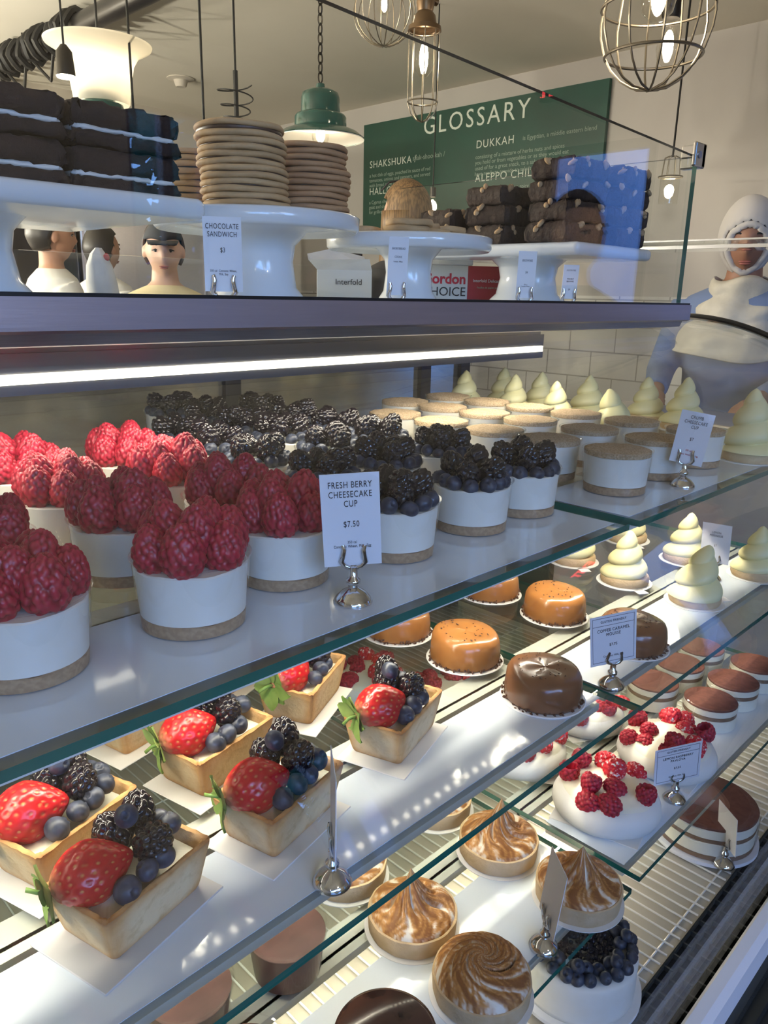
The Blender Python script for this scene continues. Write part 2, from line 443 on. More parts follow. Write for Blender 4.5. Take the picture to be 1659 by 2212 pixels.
# menu board
t = thing('menu_board', 'dark green glossary board with white lettering on the end wall', 'sign', (X1-.03, 0, 0))
b = MB(); b.box(0, .026, 2.429, 4.366, .30, 1.165); part('panel', b, 'board_green', t, smooth=False)
RB = (PI/2, 0, -PI/2)
text('title', 'GLOSSARY', .152, t, (-.002, 3.365, 1.082), RB, 'chalk', spacing=1.22)
def lines(head, hx, hz, body, size=.066, bs=.034):
    text('heading', head, size, t, (-.002, hx, hz), RB, 'chalk', 'LEFT', 1.12)
    text('paragraph', body, bs, t, (-.002, hx, hz-.055), RB, 'chalk_dim', 'LEFT', lsp=.98).data.align_y = 'TOP'
lines('DUKKAH', 3.335, .925, 'consisting of a mixture of herbs nuts and spices\nyou hold or from vegetables or as they would eat\nused of for a great snack, to a salad, to enhance\nhave ready to provide to salads, bun or avocado')
text('paragraph', 'is Egyptian, a middle eastern blend', .036, t, (-.002, 2.98, .925), RB, 'chalk_dim', 'LEFT')
lines('ALEPPO CHILI', 3.33, .728, 'Aleppo pepper used as a spicy powder\nchili in middle eastern cooking\nmild and fruity')
lines('SHAKSHUKA /', 4.30, .895, 'a hot dish of eggs, poached in sauce of red\ntomatoes, onions and peppers, and served\nwith bread most mornings')
text('paragraph', 'shak-shoo-kah /', .045, t, (-.002, 3.88, .90), RB, 'chalk_dim', 'LEFT')
lines('HALLOUMI', 4.30, .715, 'a Cyprus cheese made of\ngoat and sheep milk, good\nfor grilling or frying', .066)
t = thing('exit_sign', 'small red lit sign above the glass door, reflected on the glossary board', 'sign', (X1-.04, -1.80, 1.16))
b = MB(); b.box(0, .038, -.10, .10, -.055, .055); part('housing', b, 'dark_frame', t, smooth=False)
text('lettering', 'EXIT', .105, t, (-.003, 0, 0), RB, 'exit_red', ext=.002, off=.004)

# ------------------------------------------------------------------ display case
CX0, CX1 = -1.7, 1.36
case = thing('display_case', 'long curved-glass pastry case with steel top and dark front vent', 'display case', (0, 0, 0))
def cpart(name, mb, mats, smooth=True, parent=case, **k): return part(name, mb, mats, parent, smooth=smooth, loc=(0, 0, 0), **k)
b = MB(); b.box(CX0, 1.09, .48, 1.12, -.016, -.006); cpart('top_slab', b, 'white_panel', False)
b = MB(); b.box(CX0, CX1, .62, 1.12, -.034, -.022); cpart('case_roof', b, 'steel', False)
b = MB()   # steel nosing with a recessed lower step
b.loft([[(x, y, z) for y, z in ((.476, -.005), (.476, -.025), (.480, -.027), (.505, -.027), (.505, -.005))] for x in (CX0, 1.092)])
cpart('steel_trim', b, 'trim_steel', False)
b = MB(); b.loft([[(x, y, z) for y, z in ((.484, -.027), (.487, -.0345), (.505, -.0365), (.60, -.0365), (.60, -.027))] for x in (CX0, 1.086)])
cpart('trim_step', b, 'steel', False)
b = MB(); b.box(CX0, 1.088, .4765, .49, -.0058, -.0025); cpart('gasket_strip', b, 'gasket', False)
# curved front glass
R, yc, zc = .40, .605, -.424
def prof(off=0):
    P = [(yc+.0-(R+off)*math.sin(a), zc+(R+off)*math.cos(a)) for a in np.linspace(0, PI/2, 30)]
    return P+[(yc-R-off, -.55), (yc-R-off, -.70)]
b = MB(); po, pi_ = prof(), prof(-.006)
xs = (CX0, CX1)
b.loft([[(x, *p) for x in xs] for p in po], 0, False, closed=False)
b.loft([[(x, *p) for x in reversed(xs)] for p in pi_], 0, False, closed=False)
for x in xs:
    b.loft([[(x, *po[i]), (x, *pi_[i])] for i in range(len(po))], 1, False, closed=False)
cpart('curved_glass', b, ['front_glass', 'glass_edge_dark'])
b = MB(); b.tube([(CX1, y, z) for y, z in po]+[], .0045, 8)
b.tube([(CX1, .60, -.022), (CX1, 1.10, -.022)], .0045, 8)
cpart('end_gasket', b, 'gasket')
b = MB()
pts = [(CX1-.012, y+.004, z-.002) for y, z in pi_]+[(CX1-.012, 1.08, -.70), (CX1-.012, 1.08, -.03)]
b.add(pts, [tuple(range(len(pts)))]); pts2 = [(CX1-.006, p[1], p[2]) for p in pts]; b.add(pts2, [tuple(range(len(pts)))])
cpart('end_pane', b, 'pane_glass', False)
# back: two sliding mirrored doors in a dark frame
b = MB()
for x in (CX0, -.62, .30, .72, 1.20, CX1-.03): b.box(x, x+.03, 1.075, 1.10, -.70, -.034)
b.box(CX0, CX1, 1.075, 1.10, -.72, -.70); b.box(CX0, CX1, 1.075, 1.10, -.05, -.034)
cpart('back_frame', b, 'dark_frame', False)
for xa, xb in ((CX0+.03, -.62), (-.59, .30), (.33, .72), (.75, 1.20), (1.23, CX1-.03)):
    b = MB(); b.box(xa, xb, 1.086, 1.094, -.70, -.05); cpart('sliding_door', b, 'mirror_steel', False)
# deck, wire rack, vent, ledge, base
b = MB(); b.box(CX0, CX1, .248, 1.08, -.725, -.705); cpart('deck', b, 'deck_steel', False)
b = MB()
x = -.5
while x < CX1-.02:
    b.tube([(x, .25, -.7025), (x, 1.06, -.7025)], .0013, 5); x += .0165
for y in (.262, .36, .46, .58, .72, .88): b.tube([(-.5, y, -.7042), (CX1-.02, y, -.7042)], .0012, 5)
cpart('wire_rack', b, 'wire')
b = MB(); b.add([(CX0, .248, -.712), (CX1, .248, -.712), (CX1, .203, -.720), (CX0, .203, -.720)], [(0, 1, 2, 3)])  # black sheet below the bars, painted in for the dark inside the slots
b.add([(CX0, .2478, -.703), (CX1, .2478, -.703), (CX1, .2478, -.80), (CX0, .2478, -.80)], [(3, 2, 1, 0)])
vz = lambda y: -.7035-(.248-y)*.14
rows = [.2035, .2145, .2255, .2365, .2475]
for y in rows: b.box(-.2, CX1, y-.0011, y+.0011, vz(y)-.006, vz(y), 1)
for j in range(4):
    x = -.2+(.0115 if j % 2 else 0)
    while x < CX1: b.box(x-.0012, x+.0012, rows[j], rows[j+1], vz(rows[j]+.005)-.006, vz(rows[j]+.005), 1); x += .023
cpart('vent_grille', b, ['vent_black', 'vent_bar'], False)
b = MB(); b.loft([[(x, y, z) for y, z in ((.2022, -.702), (.199, -.699), (.188, -.701), (.181, -.707), (.179, -.735), (.2022, -.735))] for x in (CX0, CX1)])
cpart('front_ledge', b, 'white_ledge', ang=.4)
b = MB()
for k, (ya, za) in enumerate(((.172, -.735), (.160, -.752), (.148, -.770))): b.box(CX0, CX1, ya, .2035, za-.015, za)
b.box(CX0, CX1, .15, .25, -1.2, -.785); b.box(CX0, CX1, .16, 1.10, -1.3, -1.2); b.box(CX0, CX1, 1.075, 1.10, -1.3, -.72)
cpart('front_rail', b, 'rail_dark', False)
# top light
b = MB(); b.box(CX0, .97, .640, .662, -.071, -.034); b.box(CX0, .97, .634, .640, -.083, -.050)
f = cpart('light_housing', b, 'grey_metal', False)
b = MB(); b.box(CX0, .965, .631, .634, -.0740, -.0660); cpart('led_tube', b, 'led', False, parent=f)

# glass shelves
def shelf(xa, xb, yf, z, py, lz, label):
    t = thing('glass_shelf', label, 'shelf', (0, 0, 0), 0, 'glass shelves of the case')
    yb = 1.07; th = .0065
    b = MB(); b.add([(xa, yf, z), (xb, yf, z), (xb, yb, z), (xa, yb, z)], [(0, 1, 2, 3)])
    b.add([(xa, yf, z-th), (xb, yf, z-th), (xb, yb, z-th), (xa, yb, z-th)], [(3, 2, 1, 0)])
    b.add([(xa, yf, z-th), (xb, yf, z-th), (xb, yf, z), (xa, yf, z)], [(0, 1, 2, 3)], 1)
    for x in (xa, xb): b.add([(x, yf, z-th), (x, yb, z-th), (x, yb, z), (x, yf, z)], [(0, 1, 2, 3)], 1)
    part('pane', b, ['shelf_glass', 'glass_edge'], t, smooth=False)
    b = MB(); b.box(xa+.004, xb-.012, py[0], py[1], z-th-.008, z-th-.0005)
    b.box(xa+.004, xb-.012, lz[0]-.027, lz[0]+.008, z-th-.010, z-th-.0005)
    b.box(xa+.004, xb-.012, lz[0]-.018, lz[0]-.0145, z-th-(.0441 if z > -.5 else .016), z-th-.0005)
    h = part('light_housing', b, 'enamel_white', t, smooth=False)
    b = MB(); b.box(xa+.004, xb-.012, py[0], py[1], z, z+.0005); part('liner_strip', b, 'white_panel', t, smooth=False)
    b = MB(); x = max(xa+.02, -.6)
    while x < xb-.02:
        zl = z-th-(.0441 if z > -.5 else .016); b.box(x, x+.0045, lz[0]-.0205, lz[0]-.0150, zl-.0025, zl); x += .017
    part('led_row', b, 'led_dot', h, smooth=False)
    return t
Z1, Z2, Z3, ZD = -.208, -.401, -.597, -.7008

shelf(CX0+.05, .688, .3345, Z1-.004, (.345, .455), (.488,), 'upper glass shelf holding the raspberry and blackberry cheesecake cups')
shelf(.692, CX1-.02, .326, Z1, (.340, .455), (.488,), 'upper glass shelf holding the crumb-topped cups and lemon meringues')
shelf(CX0+.05, .688, .303, Z2, (.340, .421), (.462,), 'middle glass shelf holding the rectangular berry tarts')
shelf(.692, CX1-.02, .302, Z2, (.345, .421), (.462,), 'middle glass shelf holding the lemon tarts and the coffee caramel tag')
shelf(CX0+.05, .668, .277, Z3, (.300, .400), (.455,), 'lower glass shelf holding the torched meringue tarts')
shelf(.690, CX1-.02, .279, Z3, (.300, .400), (.455,), 'lower glass shelf holding the raspberry pavlovas and tiramisu cups')

# ------------------------------------------------------------------ berries
def ico(n):
    import bmesh
    bm = bmesh.new(); bmesh.ops.create_icosphere(bm, subdivisions=n, radius=1)
    V = np.array([v.co[:] for v in bm.verts]); F = [tuple(v.index for v in f.verts) for f in bm.faces]; bm.free(); return V, F
ICO = {n: ico(n) for n in (2, 3, 4, 5)}
def fib(n, seed=0, jit=0.0):
    r = np.random.RandomState(seed); i = np.arange(n)+.5
    ph = np.arccos(1-2*i/n); th = PI*(1+5**.5)*i
    P = np.stack([np.cos(th)*np.sin(ph), np.sin(th)*np.sin(ph), np.cos(ph)], 1)+r.normal(0, jit, (n, 3))
    return P/np.linalg.norm(P, axis=1)[:, None]
def drupe(name, mat, n, rx, rz, taper, bump, lvl, seed, cavity=0, cols=None, attr=False):
    V, F = ICO[lvl]; P = fib(n, seed, .05)
    d = np.arccos(np.clip(V@P.T, -1, 1)).min(1); s = 1.75/np.sqrt(n)
    h = np.sqrt(np.clip(1-(d/(s*1.12))**2, 0, 1))
    rr = 1+bump*(h-.6)
    z = V[:, 2]; prof = 1-taper*np.clip(z, -1, 1)          # narrower tip at +z
    X = V*rr[:, None]; X[:, 0] *= rx*prof; X[:, 1] *= rx*prof; X[:, 2] *= rz
    if cavity:
        q = np.hypot(V[:, 0], V[:, 1]); m = (z < 0) & (q < .62)
        X[m, 2] = -rz*.75 + rz*cavity*(1-(q[m]/.62)**3)
    X[:, 2] -= X[:, 2].min()
    b = MB(); c = None
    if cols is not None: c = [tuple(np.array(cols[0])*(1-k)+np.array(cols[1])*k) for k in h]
    b.add(X, F, 0, c); return b.mesh(name, [mat], True, attr, 0)
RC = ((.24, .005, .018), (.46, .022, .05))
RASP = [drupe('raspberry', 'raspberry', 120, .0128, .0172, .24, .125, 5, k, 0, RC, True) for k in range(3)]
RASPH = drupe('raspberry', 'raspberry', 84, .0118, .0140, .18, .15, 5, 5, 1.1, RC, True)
RASPS = drupe('raspberry', 'raspberry_sugar', 74, .0122, .0140, .20, .19, 5, 8)
BLACK = [drupe('blackberry', 'blackberry', 50, .0110, .0136, .12, .22, 5, k) for k in range(3)]
def mk_blue():
    V, F = ICO[4]; X = V.copy(); z = V[:, 2]; q = np.hypot(V[:, 0], V[:, 1])
    crown = np.exp(-((q-.30)/.07)**2)*(z > 0); hole = (q < .26)*(z > 0)
    X *= (1+.13*crown-.26*hole)[:, None]; X[:, 2] *= .88
    b = MB(); b.add(X*.0074, F); return b.mesh('blueberry', ['blueberry'], True, False, 0)
BLUE = mk_blue()
def mk_straw():
    V, F = ICO[5]; z = V[:, 2]
    prof = np.where(z > 0, 1-.48*z**1.4, 1-.10*z*z)
    X = V.copy(); X[:, 0] *= prof; X[:, 1] *= prof*.92; X[:, 2] *= 1.22
    P = fib(150, 3, .03); d = np.arccos(np.clip(V@P.T, -1, 1)).min(1)
    dent = np.exp(-(d/.062)**2); X *= (1-.060*dent)[:, None]
    seed = np.clip(1-d/.042, 0, 1)**.5; top = np.clip((-z-.72)/.28, 0, 1)
    base = np.array((.52, .012, .016)); c = base[None]*(1-top[:, None])+np.array((.72, .30, .18))[None]*top[:, None]
    c = c*(1-.25*dent[:, None]); c = c*(1-seed[:, None])+np.array((.72, .42, .14))[None]*seed[:, None]
    b = MB(); b.add(X*.0185, F, 0, [tuple(k) for k in c]); me = b.mesh('strawberry', ['strawberry'], True, True, 0)
    b = MB(); r = random.Random(4)
    for k in range(8):
        a = 2*PI*k/8+r.uniform(-.2, .2); L = r.uniform(.011, .0155); wd = .0060; lift = r.uniform(-.2, .7)
        rows = []
        for j in range(6):
            t = j/5; rad = .002+L*t; zz = -.0225-.006*math.sin(t*2.2)*lift-.002*t
            wv = wd*math.sin(PI*min(.97, .12+.88*t))
            ct, st = math.cos(a), math.sin(a)
            rows.append([(rad*ct-wv*st, rad*st+wv*ct, zz-.0012), (rad*ct, rad*st, zz+.0004), (rad*ct+wv*st, rad*st-wv*ct, zz-.0012)])
        b.loft(rows, 0, False, closed=False)
    b.tube([(0, 0, -.021), (.001, .002, -.028), (.004, .003, -.033)], .0011, 6)
    return me, b.mesh('calyx', ['leaf'], True, False, 0)
STRAW, CALYX = mk_straw()
def look(dx, dy, dz, spin=0):
    return (Vector((dx, dy, dz)).to_track_quat('Z', 'Y').to_matrix() @ Matrix.Rotation(spin, 3, 'Z')).to_euler()

# ------------------------------------------------------------------ cheesecake cups
RB_, RT_, HC = .035, .038, .047
def cup_shell(h=HC, rb=RB_, r=RT_):
    b = MB(); b.lathe([(0, .0006), (rb-.002, .0006), (rb, .002), (r, h), (r+.0012, h+.0003), (r+.0012, h+.0016), (r-.0006, h+.0016)], 40)
    return b.mesh('plastic_cup', ['plastic'], True, False, .6)
def fill(r0, z0, r1, z1, n=40, wav=0, top=0):
    b = MB(); prof = [(0, z0), (r0, z0), (r1, z1-.001), (r1-.001, z1), (r1*.5, z1+top), (0, z1+top)]
    b.lathe(prof, n)
    if wav: b.v = [(x, y, z+(wav*math.sin(5*math.atan2(y, x)+1)+wav*.6*math.sin(11*math.atan2(y, x)) if z > z0+1e-5 and math.hypot(x, y) > r1*.6 else 0)) for x, y, z in b.v]
    return b
ir = lambda z: RB_-.0014+(RT_-RB_)*z/HC
CUPM = cup_shell()
CRUST = fill(ir(.001), .0012, ir(.010), .010, wav=.0008).mesh('crumb_base', ['cup_crust'], True, False, .6)
CREAM = fill(ir(.010)-.0001, .0102, ir(.043)-.0001, .043, wav=.0004).mesh('cheesecake', ['cream'], True, False, .6)
def base_cup(name, label, cat, loc, group):
    t = thing(name, label, cat, loc, 0, group)
    link('plastic_cup', CUPM, t, (0, 0, 0)); link('crumb_base', CRUST, t, (0, 0, 0)); link('cheesecake', CREAM, t, (0, 0, 0))
    return t
def rasp_cup(label, loc, seed, rz):
    t = base_cup('raspberry_cheesecake_cup', label, 'dessert cup', loc, 'raspberry cheesecake cups'); r = random.Random(seed)
    for k in range(6):
        a = rz+2*PI*k/6+r.uniform(-.1, .1); tl = r.uniform(.04, .2)
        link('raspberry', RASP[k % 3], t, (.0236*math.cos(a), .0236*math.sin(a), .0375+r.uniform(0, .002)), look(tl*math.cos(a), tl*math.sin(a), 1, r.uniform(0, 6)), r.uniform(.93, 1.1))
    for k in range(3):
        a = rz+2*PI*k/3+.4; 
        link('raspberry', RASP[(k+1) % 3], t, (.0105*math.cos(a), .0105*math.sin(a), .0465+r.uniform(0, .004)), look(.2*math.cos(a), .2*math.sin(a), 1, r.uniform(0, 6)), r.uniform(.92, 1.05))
    return t
def black_cup(label, loc, seed, rz):
    t = base_cup('blackberry_cheesecake_cup', label, 'dessert cup', loc, 'blackberry cheesecake cups'); r = random.Random(seed)
    for k in range(13):
        a = rz+2*PI*k/13+r.uniform(-.07, .07); q = r.uniform(.0290, .0310)
        link('blueberry', BLUE, t, (q*math.cos(a), q*math.sin(a), .0465+r.uniform(-.001, .003)), look(math.cos(a)*r.uniform(-.5, 1.5), math.sin(a)*r.uniform(-.5, 1.5), r.uniform(.2, 1), 0), r.uniform(.88, 1.1))
    for k in range(4):
        a = rz+2*PI*k/4+.5+r.uniform(-.2, .2); q = .0135
        link('blackberry', BLACK[k % 3], t, (q*math.cos(a), q*math.sin(a),   .0435+r.uniform(0, .003)), look(.55*math.cos(a), .55*math.sin(a), 1, r.uniform(0, 6)), r.uniform(.95, 1.12))
    a = rz+r.uniform(0, 6); link('blackberry', BLACK[0], t, (.004*math.cos(a), .004*math.sin(a), .0555), look(math.cos(a), math.sin(a), r.uniform(.3, .9), 1), 1.0)
    return t
def lid(seed):
    r = np.random.RandomState(seed); b = MB(); n, m = 44, 12; rings = []
    for i in range(m+1):
        q = i/m; rings.append([(ir(.047)*q*math.cos(2*PI*k/n), ir(.047)*q*math.sin(2*PI*k/n), .0475+.0028*(1-q**3)+(r.uniform(-.0007, .0007) if 0 < i < m else 0)) for k in range(n)])
    rings.append([(x, y, .0425) for x, y, z in rings[-1]])
    b.loft(rings, 0, False); return b.mesh('crumb_topping', ['crumb'], True, False, 0)
LIDS = [lid(k) for k in range(3)]
def crumb_cup(label, loc, seed, rz):
    t = base_cup('crumb_cheesecake_cup', label, 'dessert cup', loc, 'crumb-topped cheesecake cups')
    link('crumb_topping', LIDS[seed % 3], t, (0, 0, 0), (0, 0, rz)); return t
ORD = ['first', 'second', 'third', 'fourth', 'fifth', 'sixth']
zs = Z1-.004
RL = {(.250, .420): 'large in front at left centre, below the small green leaf and beside no tag, nearest full cup', (.345, .444): 'front row, directly left of the fresh berry tag',
 (.144, .427): 'cut by the left edge of the photo at the very front', (.258, .532): 'second row, right behind the nearest full cup', (.356, .534): 'second row, just behind the cup left of the tag',
 (.160, .548): 'second row, cut by the left edge of the photo', (.254, .628): 'third row, second cup back from the nearest full cup', (.359, .634): 'third row, touching the blackberry cups',
 (.363, .728): 'back row, rim-lit by the lamp', (.260, .726): 'back row, cut by the left edge of the photo'}
RL[(.250, .420)] = 'standing nearest and whole at the front, third left of the tag'
for i, ((x, y), l) in enumerate(RL.items()):
    rasp_cup('raspberry cheesecake cup, '+l, (x, y, zs), 10+i, rnd.uniform(0, 6))
B1 = [.430, .539, .640, .721, .800]; B2 = [.433, .542, .636, .728, .812, .895, .983]; B3 = [.435, .549, .645, .725, .808, .895]
for c, (xs_, ys, cn) in enumerate((((.452, .466, .465, .467, .471), B1, 'left'), ((.560, .555, .559, .564, .565, .565, .566), B2, 'middle'), ((.6455, .652, .647, .648, .648, .66), B3, 'right'))):
    for i, y in enumerate(ys):
        l = 'berry cheesecake cup of blackberries and blueberries, %s file, %s' % (cn, 'frontmost' if i == 0 else 'hindmost' if i == len(ys)-1 else ORD[i]+' from the front')
        if c == 0 and i == 0: l = 'blackberry cheesecake cup half hidden behind the fresh berry tag'
        black_cup(l, (xs_[i], y, zs), 40+c*10+i, rnd.uniform(0, 6))
for c, (x, ys, cn) in enumerate(((.786, [.406, .496, .576, .666, .752], 'left'), (.892, [.412, .503, .595, .674, .754, .832], 'middle'), (.999, [.409, .500, .588, .669, .752, .833], 'right'))):
    for i, y in enumerate(ys):
        l = 'cheesecake cup with flat crumb top, %s file, %s' % (cn, 'frontmost' if i == 0 else 'hindmost' if i == len(ys)-1 else ORD[i]+' from the front')
        crumb_cup(l, (x, y, Z1), i+c, rnd.uniform(0, 6))

# ------------------------------------------------------------------ lemon meringue tarts
def swirl(kind):
    b = MB(); n, m = 48, 90; rings = []; Ht = .068
    turns = 3.0 if kind != 1 else 2.4
    for i in range(m+1):
        t = i/m; ring = []
        for k in range(n):
            th = 2*PI*k/n
            ph = (t*turns*1.0 - th/(2*PI)) % 1.0
            env = (1-t)**.62 if kind == 0 else ((1-t**1.5)**.8 if kind == 2 else (1-t)**.55)
            lob = abs(math.sin(PI*ph))**.55
            r = .0345*env*(.70+.36*lob*(1-.45*t))*(1 if t < .97 else max(0, (1-t)/.03)**.5)
            lean = (.016 if kind == 1 else .002)*t**2
            ring.append((r*math.cos(th)+lean, r*math.sin(th)+lean*.4, .011+Ht*t))
        rings.append(ring)
    b.loft(rings, 0, True); return b.mesh('meringue_swirl', ['lemon_cream'], True, False, 0)
SW = [swirl(k) for k in range(3)]
b = MB(); b.lathe([(0, 0), (.033, 0), (.0345, .003), (.0345, .010), (.033, .0125), (0, .0125)], 40)
b.v = [(x*(1+.012*math.sin(9*math.atan2(y, x))), y*(1+.012*math.cos(7*math.atan2(y, x))), z) for x, y, z in b.v]
BISC = b.mesh('biscuit_base', ['biscuit'], True, False, .8)
b = MB(); b.lathe([(0, -.0006), (.040, -.0006), (.040, .0002), (0, .0002)], 48); b.box(.034, .052, -.008, .008, -.0006, .0002)
DISC = b.mesh('paper_disc', ['doily'], True, False, .5)
def lemon(label, loc, kind, rz, s=1.0, g='lemon meringue tarts'):
    t = thing('lemon_meringue_tart', label, 'tart', (loc[0], loc[1], loc[2]+.0008), rz, g)
    link('paper_disc', DISC, t, (0, 0, 0)); link('biscuit_base', BISC, t, (0, 0, .0004)); link('meringue_swirl', SW[kind], t, (0, 0, 0), scale=(s if kind != 1 else 1.05, s if kind != 1 else 1.05, 1.0 if s == 1 else s*1.05))
    return t
LG = 'lemon meringue tarts on the middle shelf'
lemon('lemon meringue tart at the back, upright, beside the blue glass reflection', (1.177, .472, Z2), 0, -2.2, 1, LG)
lemon('upright lemon meringue tart between the caramel domes and the leaning tart', (1.012, .491, Z2), 0, -2.1, 1, LG)
lemon('leaning lemon meringue tart in front, its peak bent to the right', (1.013, .386, Z2), 1, -.6, 1, LG)
lemon('lemon meringue tart cut by the right edge of the photo, middle shelf', (1.186, .367, Z2), 0, -1.9, 1, LG)
lemon('lemon meringue tart half covered by the upper shelf corner', (1.036, .592, Z2), 2, -2.2, 1, LG)
lemon('lemon meringue tart hindmost, its base under the shelf corner', (1.205, .590, Z2), 0, -2.2, 1, LG)
MG = 'lemon meringue tarts on the upper shelf'
ML = ['far left of the upper row, behind the crumb cups', 'second from left in the hindmost row', 'short peaked, in front of the second one', 'tall peaked, below the dark post', 'short, right of the dark post', 'round-topped and stout, upper shelf',
      'short with tilted tip, beside the pointed tall one', 'pointed and tall, left of the crumb cup tag', 'behind the crumb cheesecake tag']
for i, (x, y, k, s) in enumerate(((1.112, .887, 0, 1), (1.222, .880, 0, 1), (1.12, .785, 0, .96), (1.205, .787, 0, 1), (1.108, .690, 0, .93), (1.235, .705, 2, 1.0), (1.09, .575, 1, .9), (1.297, .624, 0, 1), (1.27, .545, 0, 1.05))):
    lemon('yellow meringue tart '+ML[i], (x, y, Z1), k, rnd.uniform(0, 6), s, MG)
lemon('large yellow meringue tart at the right edge of the upper shelf', (1.088, .369, Z1), 0, 1.0, 1.17, MG)

# ------------------------------------------------------------------ caramel mousse domes
def dome(name, mat, seed, slant):
    b = MB(); r = random.Random(seed); n = 44; rings = []
    P = [(0, .004), (.039, .004), (.0405, .007), (.0400, .018), (.0385, .030), (.0360, .0345), (.032, .0368), (.018, .0372), (0, .0372)]
    for q, z in P: rings.append([(max(q, 1e-5)*math.cos(2*PI*k/n), max(q, 1e-5)*math.sin(2*PI*k/n), z+(slant*q*math.cos(2*PI*k/n) if z > .02 else 0)+.0006*math.sin(3*2*PI*k/n+seed)*(z > .03)) for k in range(n)])
    b.loft(rings, 0, False); return b.mesh('mousse', [mat], True, False, 0)
def nibs(seed):
    b = MB(); r = random.Random(seed)
    for k in range(95):
        a = r.uniform(0, 2*PI); q = r.uniform(.038, .0425); rot = Euler((r.uniform(0, 6), r.uniform(0, 6), 0)).to_matrix()
        b.ball((q*math.cos(a), q*math.sin(a), r.uniform(.001, .006)), (.0022, .0014, .0011), 0, 6, 4, rot)
    return b.mesh('cocoa_nibs', ['nibs'], False)
def specks(seed):
    b = MB(); r = random.Random(seed)
    for k in range(34):
        a = r.uniform(0, 2*PI); q = .029*r.random()**.5; s = r.uniform(.0005, .0016)
        b.ball((q*math.cos(a)+.004, q*math.sin(a), .0374), (s, s*.7, .0005), 0, 6, 4)
    return b.mesh('cocoa_specks', ['mocha_speck'], True)
NIB = nibs(1); SPK = specks(2)
b = MB(); b.lathe([(0, 0), (.0435, 0), (.0445, .0008), (.0435, .0016), (0, .0016)], 48); GOLD = b.mesh('cake_disc', ['doily'], True, False, .5)
for i, (x, y, m, sl, l) in enumerate(((.632, .382, 'mocha', .06, 'dark glossy caramel mousse cake nearest the front with cocoa specks'), (.642, .494, 'caramel', .06, 'light caramel mousse cake second from the front, above the raspberries'),
        (.827, .493, 'caramel', .05, 'caramel mousse cake with a scooped face, left of the coffee caramel tag'), (.637, .596, 'caramel', .07, 'caramel mousse cake cut by the upper shelf edge, leftmost'),
        (.825, .597, 'caramel', .07, 'caramel mousse cake at the back under the upper shelf edge'), (.817, .378, 'mocha', .04, 'dark mocha mousse cake behind the coffee caramel tag'))):
    t = thing('caramel_mousse_cake', l, 'cake', (x, y, Z2+.0003), rnd.uniform(1.2, 2.6), 'caramel mousse cakes')
    link('cake_disc', GOLD, t, (0, 0, 0)); link('mousse', dome('mousse', m, i, sl), t, (0, 0, -.002)); link('cocoa_nibs', NIB, t, (0, 0, 0), (0, 0, i*1.3))
    if m == 'mocha' or i in (1, 2): link('cocoa_specks', SPK, t, (0, 0, -.0015), (0, -sl*.8, 0))

# ------------------------------------------------------------------ rectangular berry tarts
def rrect(L, W, r, z, n=7, wob=0, sd=0):
    P = []
    hx, hy = L/2-r, W/2-r; rr = random.Random(sd)
    seq = ((hx, hy, 0), (-hx, hy, PI/2), (-hx, -hy, PI), (hx, -hy, 1.5*PI))
    for q, (cx, cy, a0) in enumerate(seq):
        for k in range(n+1):
            a = a0+PI/2*k/n; P.append((cx+r*math.cos(a), cy+r*math.sin(a)))
        nx = seq[(q+1) % 4]; a = a0+PI/2; p = P[-1]; e = (nx[0]+r*math.cos(a), nx[1]+r*math.sin(a))
        for k in range(1, 10): P.append((p[0]+(e[0]-p[0])*k/10, p[1]+(e[1]-p[1])*k/10))
    return [(x, y, z+(rr.uniform(-wob, wob) if wob else 0)) for x, y in P]
def crust(seed):
    b = MB(); L, W, h = .092, .0605, .037; rings, cols = [], []; r = random.Random(seed)
    pale, gold, brown = np.array((.78, .62, .38)), np.array((.66, .38, .15)), np.array((.40, .18, .06))
    n = len(rrect(L, W, .006, 0))
    def ring(t, inset, z, c, wob=0):
        w_ = .82+.18*t
        rings.append(rrect(L*w_-2*inset, W*w_-2*inset, max(.0045-inset*.3, .002), z, wob=wob, sd=seed*7+len(rings)))
        for p in rings[-1]:
            cor = min(1, max(0, abs(p[0])/(L*w_/2)+abs(p[1])/(W*w_/2)-1.62)/.38)
            k = min(1, max(0, c+.55*cor+r.uniform(-.07, .07)))
            cc = pale*(1-k*2)+gold*k*2 if k < .5 else gold*(2-2*k)+brown*(2*k-1)
            cols.append(tuple(cc))
    ring(0, .006, .0003, .4); ring(0, .001, .0003, .45); ring(.05, 0, .003, .25)
    for t in (.2, .4, .6, .78): ring(t, 0, h*t, .03+.10*(t > .7))
    ring(.92, 0, h*.92, .32, .0003); ring(1, .0004, h*.985, .74, .0007); ring(1, .002, h*1.005, .58, .0008); ring(1, .0042, h*.99, .50, .0006)
    ring(.9, .0050, h*.88, .34); ring(.7, .0055, h*.68, .25); ring(.69, .012, h*.66, .2)
    b.loft(rings, 0, True, 0, cols); return b.mesh('pastry_case', ['pastry'], True, True, .9)
CR = [crust(k) for k in range(3)]
b = MB(); rg = []
for k, (i, z) in enumerate(((0.0052, .026), (.0054, .0285), (.014, .0305), (.022, .031))): rg.append(rrect(.092*.95-2*i, .0605*.95-2*i, .004 if k < 3 else .003, z, wob=.0006 if k > 1 else 0, sd=k))
b.loft(rg, 0, True); FILLM = b.mesh('custard_filling', ['curd'], True, False, .9)
b = MB(); b.bevbox(-.054, .044, -.037, .031, -.0004, .0008, .0005, 1); BRD = b.mesh('cardboard', ['board'], False)
b = MB(); b.bevbox(-.056, .046, -.038, .032, -.0004, .0010, .0005, 1); BRDG = b.mesh('cardboard', ['grey_board'], False)
